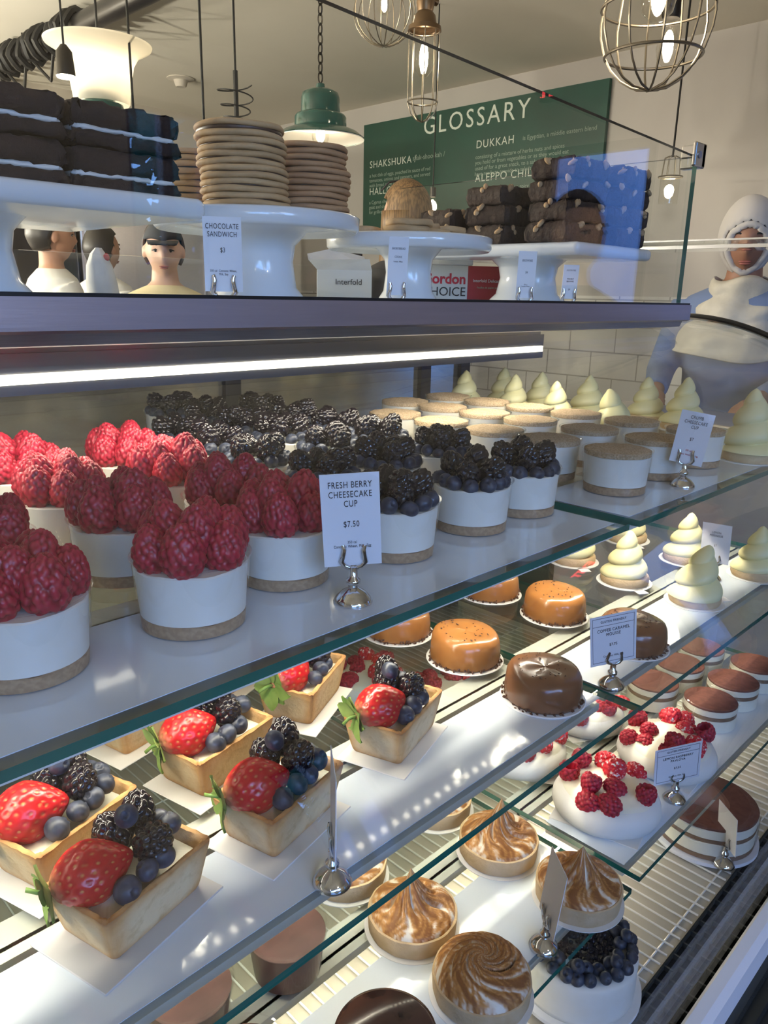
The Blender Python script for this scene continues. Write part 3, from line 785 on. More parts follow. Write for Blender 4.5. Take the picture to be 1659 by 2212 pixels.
def berry_tart(label, x, y, rz, seed, hid=False, grey=False):
    t = thing('berry_tart', label, 'tart', (x, y, Z2+.0006), rz, 'rectangular berry tarts'); r = random.Random(seed)
    link('cardboard', BRDG if grey else BRD, t, (0, 0, 0)); link('pastry_case', CR[seed % 3], t, (0, 0, .0008)); link('custard_filling', FILLM, t, (0, 0, .0008))
    j = lambda a: r.uniform(-a, a)
    s = link('strawberry', STRAW, t, (-.0245+j(.002), .003+j(.002), .0470), look(.80+j(.2), -.35+j(.2), .12, j(2)), r.uniform(1.10, 1.20))
    link('calyx', CALYX, s, (0, 0, 0), (0, 0, j(2)), (1.25, 1.25, 1.0))
    for k, (bx, by, bz, d) in enumerate(((.001, .012, .037, (.1, .3, 1)), (.011, -.003, .040, (-.1, -.6, 1)), (.019, .012, .043, (.4, .2, 1)))):
        link('blackberry', BLACK[(k+seed) % 3], t, (bx+j(.002), by+j(.002), bz), look(d[0]+j(.2), d[1]+j(.3), d[2], j(3)), r.uniform(1.0, 1.12))
    for k, (bx, by, bz) in enumerate(((.006, .0085, .066), (-.020, -.0205, .041), (-.004, -.0205, .043), (.010, -.020, .044), (.027, -.014, .045), (.033, -.001, .045), (.035, .012, .042))):
        if k == 4 and seed % 2: continue
        link('blueberry', BLUE, t, (bx+j(.002), by+j(.0012), bz), look(j(1), -.4+j(.8), .6+j(.4), 0), r.uniform(1.0, 1.25))
    return t
berry_tart('berry tart nearest the front on a grey cardboard, lower left', .1885, .412, .25, 1, grey=True)
berry_tart('berry tart cut by the left edge of the photo, strawberry at far left', .180, .4975, .30, 2)
berry_tart('berry tart in the middle, left of the edge-on tag stand', .315, .415, .23, 4)
berry_tart('berry tart with the brightest strawberry, right under the green shelf edge', .3175, .511, .21, 3)
berry_tart('berry tart at the back, lit, half under the green shelf edge', .443, .543, .46, 5)
berry_tart('berry tart furthest right, alone on the white strip near the caramel cakes', .463, .4345, .31, 7)
berry_tart('berry tart mostly hidden behind the green shelf edge, only a corner showing', .300, .610, .22, 9)
berry_tart('berry tart hindmost beneath the upper shelf, seen above its green edge', .425, .640, .35, 8)

# ------------------------------------------------------------------ torched meringue tarts
def torched(seed, swirlk=0):
    r = random.Random(seed); n, m = 144, 44; rings, cols = [], []
    fr = [(r.randint(8, 10), r.uniform(0, 6), .55), (r.randint(15, 19), r.uniform(0, 6), .4), (r.randint(4, 5), r.uniform(0, 6), .35)]
    wht, tan, brn, dk = (np.array(c) for c in ((.86, .80, .68), (.56, .27, .075), (.26, .10, .025), (.07, .025, .010)))
    for i in range(m+1):
        t = i/m; ring = []
        for k in range(n):
            th = 2*PI*k/n
            tw = th+(.7*(1-t)+.25*math.sin(4*t+seed) if not swirlk else 3.8*(1-t)**1.6)
            g = 0
            for f, p, a in fr: g += a*math.sin(f*tw+p+2*math.sin(3*t+p))
            g = g/1.2; gro = max(0, -g)
            q = .0435*t
            if swirlk: z = .021+.020*(1-t**2.2)**.7-.004*gro*math.sin(PI*t)
            else: z = .021+.016*(1-t**2.4)+.029*max(0, 1-t*1.9)**1.7-.0075*gro*math.sin(PI*min(1, t*1.2))
            if t > .93: z -= .005*(t-.93)/.07
            hook = 0
            q2 = q*(1+.05*g*math.sin(PI*t))
            ring.append((q2*math.cos(th)+(.004*max(0, 1-t*4) if not swirlk else 0), q2*math.sin(th), z))
            streak = .5+.5*math.sin(23*tw+9*math.sin(5*t+seed)+3*math.sin(7*th))
            k1 = min(1, max(0, .70+.55*g+.45*(streak-.5)+r.uniform(-.16, .16)-.75*max(0, gro-.42)-.9*max(0, t-.88)/.12*r.random()))
            if not swirlk and t < .12: k1 *= .75
            dkf = min(1, max(0, (-g-.25)*1.6)) if swirlk and .1 < t < .75 and math.sin(tw+seed) > .3 else 0
            c = wht*(1-2*k1)+tan*2*k1 if k1 < .5 else tan*(2-2*k1)+brn*(2*k1-1)
            c = c*(1-dkf)+dk*dkf
            cols.append(tuple(c))
        rings.append(ring)
    b = MB(); b.loft(rings, 0, False, 0, cols); return b.mesh('torched_meringue', ['meringue'], True, True, 0)
b = MB(); b.lathe([(0, .001), (.0415, .001), (.0430, .003), (.0440, .018), (.0438, .0205), (.0425, .0212), (.040, .020)], 56)
b.v = [(x*(1+.008*math.sin(11*math.atan2(y, x))), y*(1+.008*math.cos(13*math.atan2(y, x))), z) for x, y, z in b.v]
TSH = b.mesh('tart_shell', ['biscuit'], True, False, .9)
b = MB(); b.lathe([(0, 0), (.047, 0), (.047, .0009), (0, .0009)], 48); TD = b.mesh('paper_disc', ['doily'], True, False, .5)
GL = (((.612, .410), 0, 'torched meringue tart behind the shelf edge line, peaked, at the back centre'), ((.465, .405), 0, 'torched meringue tart at lower centre left with deep white grooves'),
      ((.455, .312), 1, 'torched meringue tart with a dark swirled flat top, nearest'), ((.616, .311), 0, 'torched meringue tart above the blueberry cake with a sharp peak'),
      ((.617, .508), 0, 'torched meringue tart seen through the middle shelf by the LED dots, right one'), ((.465, .502), 0, 'torched meringue tart behind the edge-on tag stand, under the shelf glass'))
for i, ((x, y), k, l) in enumerate(GL):
    t = thing('torched_meringue_tart', l, 'tart', (x, y, Z3+.0002), i*1.1+.5, 'torched meringue tarts')
    link('paper_disc', TD, t, (0, 0, 0)); link('tart_shell', TSH, t, (0, 0, 0)); link('torched_meringue', torched(20+i, k), t, (0, 0, 0))

# ------------------------------------------------------------------ raspberry pavlovas
b = MB(); n = 56; rings = []
for q, z in ((0, 0), (.054, 0), (.061, .004), (.064, .012), (.063, .020), (.059, .027), (.053, .031)):
    rings.append([(max(q, 1e-4)*math.cos(2*PI*k/n)*(1+.012*math.sin(3*2*PI*k/n)), max(q, 1e-4)*math.sin(2*PI*k/n)*(1+.014*math.cos(5*2*PI*k/n)), z+.001*math.sin(4*2*PI*k/n)*(z > .01)) for k in range(n)])
b.loft(rings, 0, False); PAV = b.mesh('meringue_base', ['pavlova'], True, False, 0)
b = MB(); b.lathe([(.056, .026), (.054, .031), (.046, .0345), (.030, .0372), (.012, .038), (0, .0375)], 48); PCR = b.mesh('cream_topping', ['curd'], True, False, 0)
b = MB(); b.bevbox(-.055, .055, -.055, .055, -.0004, .0008, .0005, 1); PBD = b.mesh('cardboard', ['board'], False)
def pavlova(label, x, y, z, seed, nr=10, s=1):
    t = thing('raspberry_pavlova', label, 'pavlova', (x, y, z+.0006), seed*.7, 'raspberry pavlovas'); r = random.Random(seed)
    link('cardboard', PBD, t, (0, 0, 0), (0, 0, -.3), .95); link('meringue_base', PAV, t, (0, 0, .0008)); link('cream_topping', PCR, t, (0, 0, .0008)); t.scale = (s,)*3
    for k in range(nr):
        q, a = ((.0455, 2*PI*k/(nr-3)+r.uniform(-.12, .12)) if k < nr-3 else (.0225, 2*PI*k/3+.5+r.uniform(-.25, .25)))
        sug = math.cos(a-5.6+seed*.7) > .1 and k % 4 != 3
        d = (r.uniform(-1, 1), r.uniform(-1, 1), r.uniform(.1, .9)) if k % 3 else (r.uniform(-.5, .5), r.uniform(-.5, .5), -1)
        zz = .0325 if d[2] > 0 else .056
        o = link('raspberry', RASPS if sug else RASPH, t, (q*math.cos(a), q*math.sin(a), zz-(.003 if q > .03 else 0)), look(*d, r.uniform(0, 6)), r.uniform(.98, 1.1))
        o['label'] = 'raspberry dusted with icing sugar' if sug else 'bare red raspberry'
pavlova('whole raspberry pavlova nearest the front, left of the pavlova tag stand', .765, .363, Z3, 3)
pavlova('raspberry pavlova directly behind the lemon raspberry pavlova tag', .917, .358, Z3, 5, 12)
pavlova('raspberry pavlova left of the nearest one, cut by the shelf edge line', .779, .497, Z3, 8, 10, .95)
pavlova('raspberry pavlova under the corner of the middle shelf', .925, .488, Z3, 11, 9, .9)
pavlova('raspberry pavlova under the dark caramel cake, seen through glass', .805, .645, Z3, 12, 12)
pavlova('raspberry pavlova hindmost, seen through the glass left of the caramel cakes', .755, .765, Z3, 15, 12)

# ------------------------------------------------------------------ tiramisu and mousse cups
def layers(r, seq):
    out_ = []; z = .001
    for nm, mat, h in seq:
        b = fill(r, z, r, z+h-.0002, wav=.0006 if nm != 'cocoa_top' else 0); out_.append((nm, b.mesh(nm, [mat], True, False, .7))); z += h
    return out_
TL = layers(.0372, (('cream_layer', 'curd', .018), ('sponge_layer', 'coffee_sponge', .006), ('cream_layer', 'curd', .009), ('cocoa_top', 'cocoa', .0025)))
TC = cup_shell(.037, .0380, .0385)
KL = ('frontmost, right of the pavlovas', 'second in the front row, behind the frontmost', 'front row, cut by the right edge of the photo', 'back row left, beneath the shelf edge line', 'back row middle, seen through the glass', 'back row right, seen through the glass')
KP = [(1.063, .361), (1.148, .361), (1.232, .358), (1.055, .446), (1.143, .444), (1.228, .446)]
for (x, y), l in zip(KP, KL):
    t = thing('tiramisu_cup', 'tiramisu cup with cocoa top, '+l, 'dessert cup', (x, y, Z3), 0, 'tiramisu cups')
    link('plastic_cup', TC, t, (0, 0, 0))
    for nm, me in TL: link(nm, me, t, (0, 0, 0))
for x, y, l in ((1.06, .535, 'third row left'), (1.145, .535, 'third row right'), (.975, .60, 'fourth row, below the lemon tarts')):
    t = thing('tiramisu_cup', 'tiramisu cup deep under the middle shelf, '+l, 'dessert cup', (x, y, Z3), 0, 'tiramisu cups')
    link('plastic_cup', TC, t, (0, 0, 0))
    for nm, me in TL: link(nm, me, t, (0, 0, 0))
JC = cup_shell(.047, .031, .037)
b = fill(.0300, .001, .0348, .041, top=.001); JM = b.mesh('chocolate_mousse', ['choc_mousse'], True, False, .6)
b = MB(); b.lathe([(0, .0425), (.033, .0420), (.0352, .0412)], 40); JT = b.mesh('cocoa_top', ['mousse_top'], True, False, 0)
for x, y, l in ((.347, .452, 'right one, cut by the white strip above'), (.252, .462, 'left of the other, at the bottom of the photo'), (.160, .560, 'at far left behind the nearest tart'), (.245, .375, 'only its top edge showing at the bottom of the photo')):
    t = thing('chocolate_mousse_cup', 'chocolate mousse cup, '+l, 'dessert cup', (x, y, Z3), 0, 'chocolate mousse cups')
    link('plastic_cup', JC, t, (0, 0, 0)); link('chocolate_mousse', JM, t, (0, 0, 0)); link('cocoa_top', JT, t, (0, 0, 0))
t = thing('chocolate_tart', 'round dark glazed chocolate tart on a white disc at the bottom of the photo', 'tart', (.343, .322, Z3+.0003))
b = MB(); b.lathe([(0, .001), (.040, .001), (.042, .004), (.0425, .032), (.041, .0365), (.037, .0385), (0, .0388)], 56); part('chocolate_glaze', b, 'choc_glaze', t, loc=(0, 0, 0), ang=0)
link('paper_disc', TD, t, (0, 0, 0))

# ------------------------------------------------------------------ whole cakes on the deck
t = thing('tiramisu_cake', 'round layered tiramisu cake with cocoa top on a white board, lower right', 'cake', (.952, .307, ZD))
b = MB(); b.lathe([(0, 0), (.0695, 0), (.0695, .005), (0, .005)], 64); part('cake_board', b, 'card', t, loc=(0, 0, 0), ang=.5)
z = .0052
for nm, m, h in (('sponge_layer', 'coffee_sponge', .007), ('cream_layer', 'curd', .018), ('sponge_layer', 'coffee_sponge', .006), ('cream_layer', 'curd', .013), ('cocoa_top', 'cocoa', .004)):
    b = fill(.063, z, .0635, z+h, 64, wav=.0012 if nm != 'cocoa_top' else 0); part(nm, b, m, t, loc=(0, 0, 0)); z += h
b = MB(); b.lathe([(.0655, .005), (.0658, .058)], 64); part('acetate_collar', b, 'plastic', t, loc=(0, 0, 0))
t = thing('blueberry_cake', 'white frosted cake ringed with blueberries around crushed blackberries, bottom right', 'cake', (.618, .305, ZD))
b = MB(); b.lathe([(0, 0), (.068, 0), (.068, .004), (0, .004)], 64); part('cake_board', b, 'doily', t, loc=(0, 0, 0), ang=.5)
b = MB(); b.lathe([(0, .0042), (.060, .0042), (.0608, .010), (.0608, .046), (.059, .0500), (.052, .0508), (0, .0505)], 64); part('white_frosting', b, 'cream', t, loc=(0, 0, 0), ang=0)
b = MB(); r = random.Random(3)
for k in range(220):
    a = r.uniform(0, 2*PI); q = .034*r.random()**.5; b.ball((q*math.cos(a), q*math.sin(a), .0515+r.uniform(0, .003)), r.uniform(.0022, .0038), 0, 8, 6)
o = part('crushed_blackberries', b, 'blackberry', t, loc=(0, 0, 0), ang=0); o['kind'] = 'stuff'
for rr_, nn, zz in ((.0535, 24, .0565), (.0410, 18, .0570), (.0475, 21, .0655)):
    for k in range(nn):
        a = 2*PI*k/nn+r.uniform(-.06, .06)
        if zz > .06 and k % 3: continue
        link('blueberry', BLUE, t, (rr_*math.cos(a), rr_*math.sin(a), zz+r.uniform(-.001, .001)), look(math.cos(a)*r.uniform(0, 1.2), math.sin(a)*r.uniform(0, 1.2), r.uniform(.3, 1)), r.uniform(.85, 1.05))
# ---END-B---
# ------------------------------------------------------------------ price cards in chrome stands
b = MB(); b.lathe([(0, 0), (.0138, 0), (.0142, .0015), (.0125, .0045), (.0085, .0085), (.0050, .0105), (.0034, .0115), (.0036, .013), (.0052, .0145), (.0050, .0175), (.0032, .019), (.0030, .027), (0, .0275)], 32)
HOLD = b.mesh('stand_base', ['chrome'], True, False, .9)
b = MB()
for s in (-1, 1):
    b.tube([(0, s*.001, .0255), (0, s*.006, .0275), (0, s*.0085, .031), (-.001, s*.0075, .0355), (-.0014, s*.0068, .040), (-.001, s*.0078, .0435)], [.0016, .0020, .0022, .0020, .0019, .0016], 8)
PRONG = b.mesh('clip', ['chrome'], True, False, .9)
def price_card(name, label, loc, ang, wd, ht, rows, tilt=-.12, z0=.027, roll=0, plain=False, stand=True, border=False):
    """card faces local -X before the turn; ang = world direction the face looks to"""
    t = thing(name, label, 'price tag', loc, ang+PI, 'price tags in stands')
    if stand: link('stand_base', HOLD, t, (0, 0, 0))
    link('clip', PRONG, t, (0, 0, 0 if stand else -.0255), scale=1 if stand else 1.0)
    e = Euler((roll, tilt, 0))
    c = MB(); c.box(-.0003, .0003, -wd/2, wd/2, 0, ht)
    cd = part('card', c, 'card', t, smooth=False, loc=(.0006, 0, z0), rot=e)
    if border:
        c = MB()
        for (ya, yb, za, zb) in ((-.45, .45, .955, .96), (-.45, .45, .80, .805), (-.45, .45, .06, .065), (-.45, -.445, .06, .96), (.445, .45, .06, .96)): c.box(-.0007, -.0003, ya*wd, yb*wd, za*ht, zb*ht)
        part('border_line', c, 'ink_soft', cd, smooth=False, loc=(0, 0, 0))
    if not plain:
        for body, sz, zz, m in rows: text('lettering', body, sz, cd, (-.0005, 0, zz*ht), (PI/2, 0, -PI/2), m, spacing=1.12, ext=.0001, lsp=1.05).scale = (.70, 1, 1)
    return t
A = math.atan2
price_card('price_tag', 'white fresh berry cheesecake cup tag in a chrome stand on the upper shelf', (.350, .372, Z1-.004), A(-.78, -.62), .0405, .069, (('FRESH BERRY\nCHEESECAKE\nCUP', .0066, .78, 'ink'), ('$7.50', .0064, .46, 'ink'), ('350 cal\nContains: Wheat, Milk, Egg', .0030, .24, 'ink')), roll=-.06, z0=.028)
price_card('price_tag', 'white tag in front of the crumb-topped cheesecake cups, upper shelf right', (.866, .362, Z1), A(-.35, -.94), .036, .062, (('CRUMB\nCHEESECAKE\nCUP', .0055, .80, 'ink'), ('$7', .0055, .48, 'ink'), ('350 cal', .003, .26, 'red_print'), ('Contains: Wheat, Milk, Egg', .0026, .18, 'red_print')), roll=.13)
price_card('price_tag', 'coffee caramel mousse tag standing before the dark mocha cake', (.708, .345, Z2), A(-.80, -.60), .050, .066, (('GLUTEN FRIENDLY', .0042, .88, 'ink'), ('COFFEE CARAMEL\nMOUSSE', .0056, .66, 'ink'), ('$7.75', .0050, .40, 'ink'), ('Contains: Milk, Egg', .0036, .17, 'ink')), tilt=-.22, roll=-.20, border=True)
price_card('price_tag', 'lemon raspberry pavlova tag standing between the two pavlovas', (.846, .313, Z3), A(-.80, -.60), .058, .066, (('GLUTEN FRIENDLY', .0044, .88, 'ink'), ('LEMON RASPBERRY\nPAVLOVA', .0056, .66, 'ink'), ('$7.25', .0050, .40, 'ink'), ('Contains: Milk, Egg', .0034, .17, 'ink')), tilt=-.28, roll=-.22, z0=.026, border=True)
price_card('price_tag', 'tag seen edge-on in a chrome stand beside the berry tarts', (.3005, .338, Z2), A(.60, -.80), .042, .070, (), plain=True, tilt=0)
price_card('price_tag', 'tag seen edge-on in a chrome stand before the torched meringue tarts', (.537, .300, Z3), A(.62, -.78), .042, .070, (), plain=True, tilt=.1)
price_card('price_tag', 'tag seen edge-on at the tiramisu cake, lower right', (.905, .262, ZD+.0045), A(.62, -.78), .042, .055, (), plain=True, tilt=-.1)
price_card('price_tag', 'tag behind the leaning lemon tart at the right edge, seen at an angle', (1.118, .405, Z2), A(-.2, -.95), .040, .066, (('LEMON\nMERINGUE', .005, .74, 'ink_soft'), ('$7', .005, .45, 'ink_soft')), tilt=-.25)

# ------------------------------------------------------------------ upper glass screen
ZT = -.006
t = thing('glass_screen', 'clear upright glass screen on top of the case with a dark top edge', 'glass screen', (0, 0, 0))
ztop = lambda x: .184+(1.07-x)*.034
b = MB(); xa, xb = CX0, 1.072
for y, fl in ((.4835, 0), (.4895, 1)):
    q = [(xa, y, ZT), (xb, y, ZT), (xb, y, ztop(xb)), (xa, y, ztop(xa))]; b.add(q, [(0, 1, 2, 3) if not fl else (3, 2, 1, 0)])
b.add([(xa, .4835, ztop(xa)), (xb, .4835, ztop(xb)), (xb, .4895, ztop(xb)), (xa, .4895, ztop(xa))], [(0, 1, 2, 3)], 1)
b.add([(xb, .4835, ZT), (xb, .4895, ZT), (xb, .4895, ztop(xb)), (xb, .4835, ztop(xb))], [(0, 1, 2, 3)], 2)
part('front_pane', b, ['pane_glass', 'gasket', 'glass_edge'], t, smooth=False, loc=(0, 0, 0))
b = MB()
for x in (1.0665, 1.0725): b.add([(x, .490, ZT), (x, 1.02, ZT), (x, 1.02, .184), (x, .490, .184)], [(0, 1, 2, 3)])
b.add([(1.0665, .49, .184), (1.0725, .49, .184), (1.0725, 1.02, .184), (1.0665, 1.02, .184)], [(0, 1, 2, 3)], 1)
part('side_pane', b, ['pane_glass', 'glass_edge_dark'], t, smooth=False, loc=(0, 0, 0))
b = MB(); b.bevbox(1.052, 1.0835, .478, .483, .170, .200, .002, 2); b.bevbox(1.0725, 1.0845, .478, .508, .170, .200, .002, 2)
k = part('corner_clip', b, 'chrome', t, smooth=False, loc=(0, 0, 0))
b = MB(); b.lathe([(0, -.0012), (.0045, -.0012), (.0048, 0)], 20); part('screw', b, 'grey_metal', k, loc=(1.064, .478, .185), rot=(-PI/2, 0, 0))
t = thing('rear_glass_guard', 'low glass guard along the rear of the counter top', 'glass guard', (0, 0, 0))
b = MB(); b.box(CX0, 1.05, 1.03, 1.036, ZT, .045); part('pane', b, ['pane_glass'], t, smooth=False, loc=(0, 0, 0))
t = thing('shelf_clamp', 'small black clamp on the rear glass guard behind the cookie stand', 'clamp', (0, 0, 0))
b = MB(); b.bevbox(.925, .945, 1.018, 1.030, .028, .070, .003); b.bevbox(.915, .972, 1.016, 1.046, .056, .070, .003); b.bevbox(.927, .941, 1.02, 1.0295, ZT, .03, .002)
part('bracket', b, 'iron', t, smooth=False, loc=(0, 0, 0))
b = MB(); b.tube([(.935, 1.014, .045), (.935, 1.0, .045)], [.006, .008], 10); part('knob', b, 'iron', t, loc=(0, 0, 0))

# ------------------------------------------------------------------ cake stands and what is on them
def round_stand(label, loc, r, zp, rs):
    t = thing('cake_stand', label, 'cake stand', loc, 0, 'white china cake stands')
    h = zp-loc[2]
    b = MB(); b.lathe([(0, h-.011), (r*.86, h-.011), (r*.97, h-.016), (r, h-.013), (r+.001, h-.002), (r-.002, h), (r*.9, h-.0015), (0, h-.0015)], 64); part('plate', b, 'china', t, loc=(0, 0, 0), ang=0)
    b = MB(); b.lathe([(rs*1.20, 0), (rs*1.20, .003), (rs*1.02, .011), (rs*.93, h*.45), (rs*1.0, h*.65), (rs*1.35, h*.82), (rs*2.1, h-.011)], 48); part('pedestal', b, 'china', t, loc=(0, 0, 0), ang=0)
    return t
def rect_stand(label, x0, x1, y0, y1, zp, rz=0, pr=.036):
    cx, cy = (x0+x1)/2, (y0+y1)/2
    t = thing('cake_stand', label, 'cake stand', (cx, cy, ZT), rz, 'white china cake stands'); h = zp-ZT
    b = MB(); b.bevbox(-(x1-x0)/2, (x1-x0)/2, -(y1-y0)/2, (y1-y0)/2, h-.016, h, .007, 4); part('plate', b, 'china', t, loc=(0, 0, 0), ang=.5)
    b = MB(); b.lathe([(pr*1.25, 0), (pr*1.25, .003), (pr*1.05, .011), (pr*.93, h*.45), (pr*1.0, h*.65), (pr*1.3, h*.80), (pr*1.9, h-.0155)], 48); part('pedestal', b, 'china', t, loc=(0, 0, 0), ang=0)
    return t
rect_stand('white square cake stand at left carrying the dark chocolate cakes', .075, .362, .556, .80, .070)
round_stand('round white cake stand carrying the tall cookie sandwich stacks', (.490, .665, ZT), .101, .074, .037)
round_stand('round white cake stand carrying a few flat cookies', (.694, .648, ZT), .096, .0655, .0285)
rect_stand('white square cake stand at right carrying the walnut brownies', .862, 1.058, .525, .80, .068, 0, .042)
def cookie_disc(b, r, z, h, mi, sd):
    rr = random.Random(sd); n = 48; P = []
    for q, zz in ((.01, 0), (r*.96, 0), (r, h*.25), (r*1.002, h*.6), (r*.965, h*.97), (r*.8, h), (.001, h)):
        P.append([(q*math.cos(2*PI*k/n)*(1+.008*math.sin(3*2*PI*k/n+sd)), q*math.sin(2*PI*k/n)*(1+.008*math.sin(5*2*PI*k/n+sd)), z+zz+.0004*math.sin(4*2*PI*k/n+sd)) for k in range(n)])
    b.loft(P, mi, False)
BISK = []
for k in range(3):
    b = MB(); cookie_disc(b, .0405, 0, .0051, 0, k); BISK.append(b.mesh('biscuit', ['cookie'], True, False, 0))
BISKD = []
for k in range(2):
    b = MB(); cookie_disc(b, .0405, 0, .0051, 0, k+4); BISKD.append(b.mesh('biscuit', ['cookie_dark'], True, False, 0))
b = MB(); b.lathe([(0, 0), (.0382, 0), (.0388, .0008), (.0382, .0016), (0, .0016)], 40); GAN = b.mesh('chocolate_filling', ['ganache'], True, False, 0)
def sandwich(label, x, y, z, kind, g, thick=1.0):
    t = thing('cookie_sandwich', label, 'cookie', (x, y, z), rnd.uniform(0, 6), g); S = BISK if kind == 0 else BISKD
    link('biscuit', rnd.choice(S), t, (0, 0, 0)); link('chocolate_filling', GAN, t, (0, 0, .0048), scale=(1, 1, thick)); link('biscuit', rnd.choice(S), t, (0, 0, .0048+.0013*thick), (0, 0, 2))
    return .0048+.0013*thick+.0054
for nm, (cx, cy), n, kk in (('front', (.452, .632), 6, 0), ('right', (.546, .652), 6, 1), ('rear left', (.462, .716), 5, 0)):
    z = .0745
    for i in range(n):
        pos = 'topmost' if i == n-1 else 'lowest' if i == 0 else ORD[i]+' from the bottom'
        z += sandwich('chocolate cookie sandwich, %s of the %s stack' % (pos, nm), cx+rnd.uniform(-.002, .002)-.001*i*(nm == 'front'), cy+rnd.uniform(-.002, .002), z, kk if i > 0 or kk else 0, 'cookie sandwiches in the %s stack' % nm, 2.4 if (nm == 'front' and i == n-1) else .8)
CK = []
for k in range(2):
    b = MB(); cookie_disc(b, .026, 0, .0065, 0, k+9); CK.append(b.mesh('cookie', ['cookie'], True, False, 0))
for i, (x, y, z, l) in enumerate(((.628, .665, .0658, 'leftmost on the low round stand'), (.648, .610, .0658, 'under the top one at front left'), (.650, .607, .0725, 'upper of two at the front left'), (.695, .620, .0658, 'front centre on the low round stand'), (.690, .632, .0725, 'highest in the middle of the low stand'),
        (.745, .640, .0658, 'lower of two at the right'), (.742, .636, .0725, 'upper of two at the right'), (.750, .692, .0658, 'rear right on the low round stand'), (.680, .695, .0658, 'rear centre on the low round stand'))):
    o = link('cookie', CK[i % 2], None, (x, y, z+H), (0, 0, i)); tag(o, 'flat pale cookie, '+l, 'cookie', 'flat cookies on the low stand')
def slab_mesh(name, mat, sx, sy, sz, sd, noise=.0016):
    b = MB(); r = random.Random(sd); n = 5
    R_ = []
    for z, ins in ((0, .003), (sz*.12, 0), (sz*.5, -.001), (sz*.88, 0), (sz, .004), (sz*1.02, .016)):
        R_.append([(x+r.uniform(-noise, noise), y+r.uniform(-noise, noise), z+r.uniform(-noise, noise)*.6) for x, y, z in rrect(sx-2*ins, sy-2*ins, .006, z)])
    b.loft(R_, 0, True); return b.mesh(name, [mat], True, False, 0)
BRW = [slab_mesh('brownie', 'brownie', .078, .066, .0235, k) for k in range(3)]
def nuts(seed, k=4):
    b = MB(); r = random.Random(seed)
    for i in range(k):
        s = i % 4
        x, y = ((r.uniform(-.036, .036), -.0335) if s < 2 else (-.0395, r.uniform(-.03, .03)))
        rot = Euler((r.uniform(0, 6), r.uniform(0, 6), r.uniform(0, 6))).to_matrix()
        b.ball((x, y, r.uniform(.015, .0235)), (r.uniform(.004, .007), .003, .0035), 0, 8, 6, rot)
        b.ball((x+.004, y, r.uniform(.015, .024)), (.004, .0028, .003), 0, 8, 6, rot)
    return b.mesh('walnut_pieces', ['walnut'], True, False, 0)
NUT = [nuts(k) for k in range(4)]
for nm, x, y, n, zz in (('leftmost', .905, .757, 2, .068), ('second from left', .905, .672, 3, .068), ('third from left', .903, .572, 4, .068), ('front right', 1.002, .562, 4, .068), ('rear right', 1.004, .655, 3, .068)):
    for i in range(n):
        pos = 'topmost' if i == n-1 else 'lowest' if i == 0 else ORD[i]+' from the bottom'
        t = thing('walnut_brownie', 'dark walnut brownie, %s of the %s stack' % (pos, nm), 'brownie', (x+rnd.uniform(-.003, .003), y+rnd.uniform(-.003, .003), zz+.0003+i*.0246), rnd.uniform(-.12, .12), 'walnut brownies in the %s stack' % nm)
        link('brownie', BRW[i % 3], t, (0, 0, 0)); o = link('walnut_pieces', NUT[(i+n) % 4], t, (0, 0, 0))
CKL = [slab_mesh('sponge_layer', 'choc_cake', .086, .125, .0185, 9+k, .0026) for k in range(2)]
CKC = slab_mesh('cream_filling', 'white_cream', .082, .121, .0045, 19, .0012)
CKT = slab_mesh('sponge_top', 'choc_cake', .087, .126, .0105, 29, .0026)
for nm, x, y in (('left', .222, .645), ('right', .314, .650)):
    for i in range(2):
        t = thing('chocolate_cake_slab', 'dark chocolate cream slab, %s of the %s pile on the square stand' % ('upper' if i else 'lower', nm), 'cake', (x, y,   .0702+i*.0315), rnd.uniform(-.06, .06), 'chocolate cake slabs')
        h = .009 if not i else .012
        link('sponge_layer', CKT, t, (0, 0, 0)); link('cream_filling', CKC, t, (0, 0, .0098)); link('sponge_layer', CKL[i], t, (0, 0, .0135), scale=(1, 1, .90))
# cards on the counter top
for nm, loc, ang, wd, ht, rows, lab, tl in (
    ('price_tag', (.350, .520, ZT), A(-.80, -.60), .0285, .054, (('CHOCOLATE\nSANDWICH', .0054, .82, 'ink'), ('$3', .0050, .56, 'ink'), ('350 cal  Contains: Wheat,\nMilk, Soy', .0024, .26, 'ink')), 'chocolate sandwich tag in front of the cookie stacks', 0),
    ('price_tag', (.562, .540, ZT), A(-.93, -.35), .021, .054, (('SHORTBREAD', .0030, .80, 'ink_soft'), ('COOKIE', .0028, .66, 'ink_soft'), ('Contains: Wheat', .0018, .58, 'ink_soft')), 'narrow white tag in front of the flat cookie stand', 0),
    ('price_tag', (.779, .540, ZT), A(-.75, -.66), .0215, .052, (('BROWNIE', .0036, .80, 'ink_soft'), ('$4', .0036, .55, 'ink_soft'), ('350 cal\nContains: Wheat', .0018, .27, 'ink_soft')), 'white tag overlapping the red end of the carton', 0),
    ('price_tag', (.858, .530, ZT), A(-.85, -.52), .0205, .040, (('GLUTEN FREE', .0026, .84, 'ink_soft'), ('WALNUT\nBROWNIE', .0028, .55, 'ink_soft'), ('$4', .003, .28, 'ink_soft')), 'small white tag under the brownie stand', 0)):
    price_card(nm, lab, loc, ang, wd, ht, rows, tilt=-.08, z0=.006, stand=False)

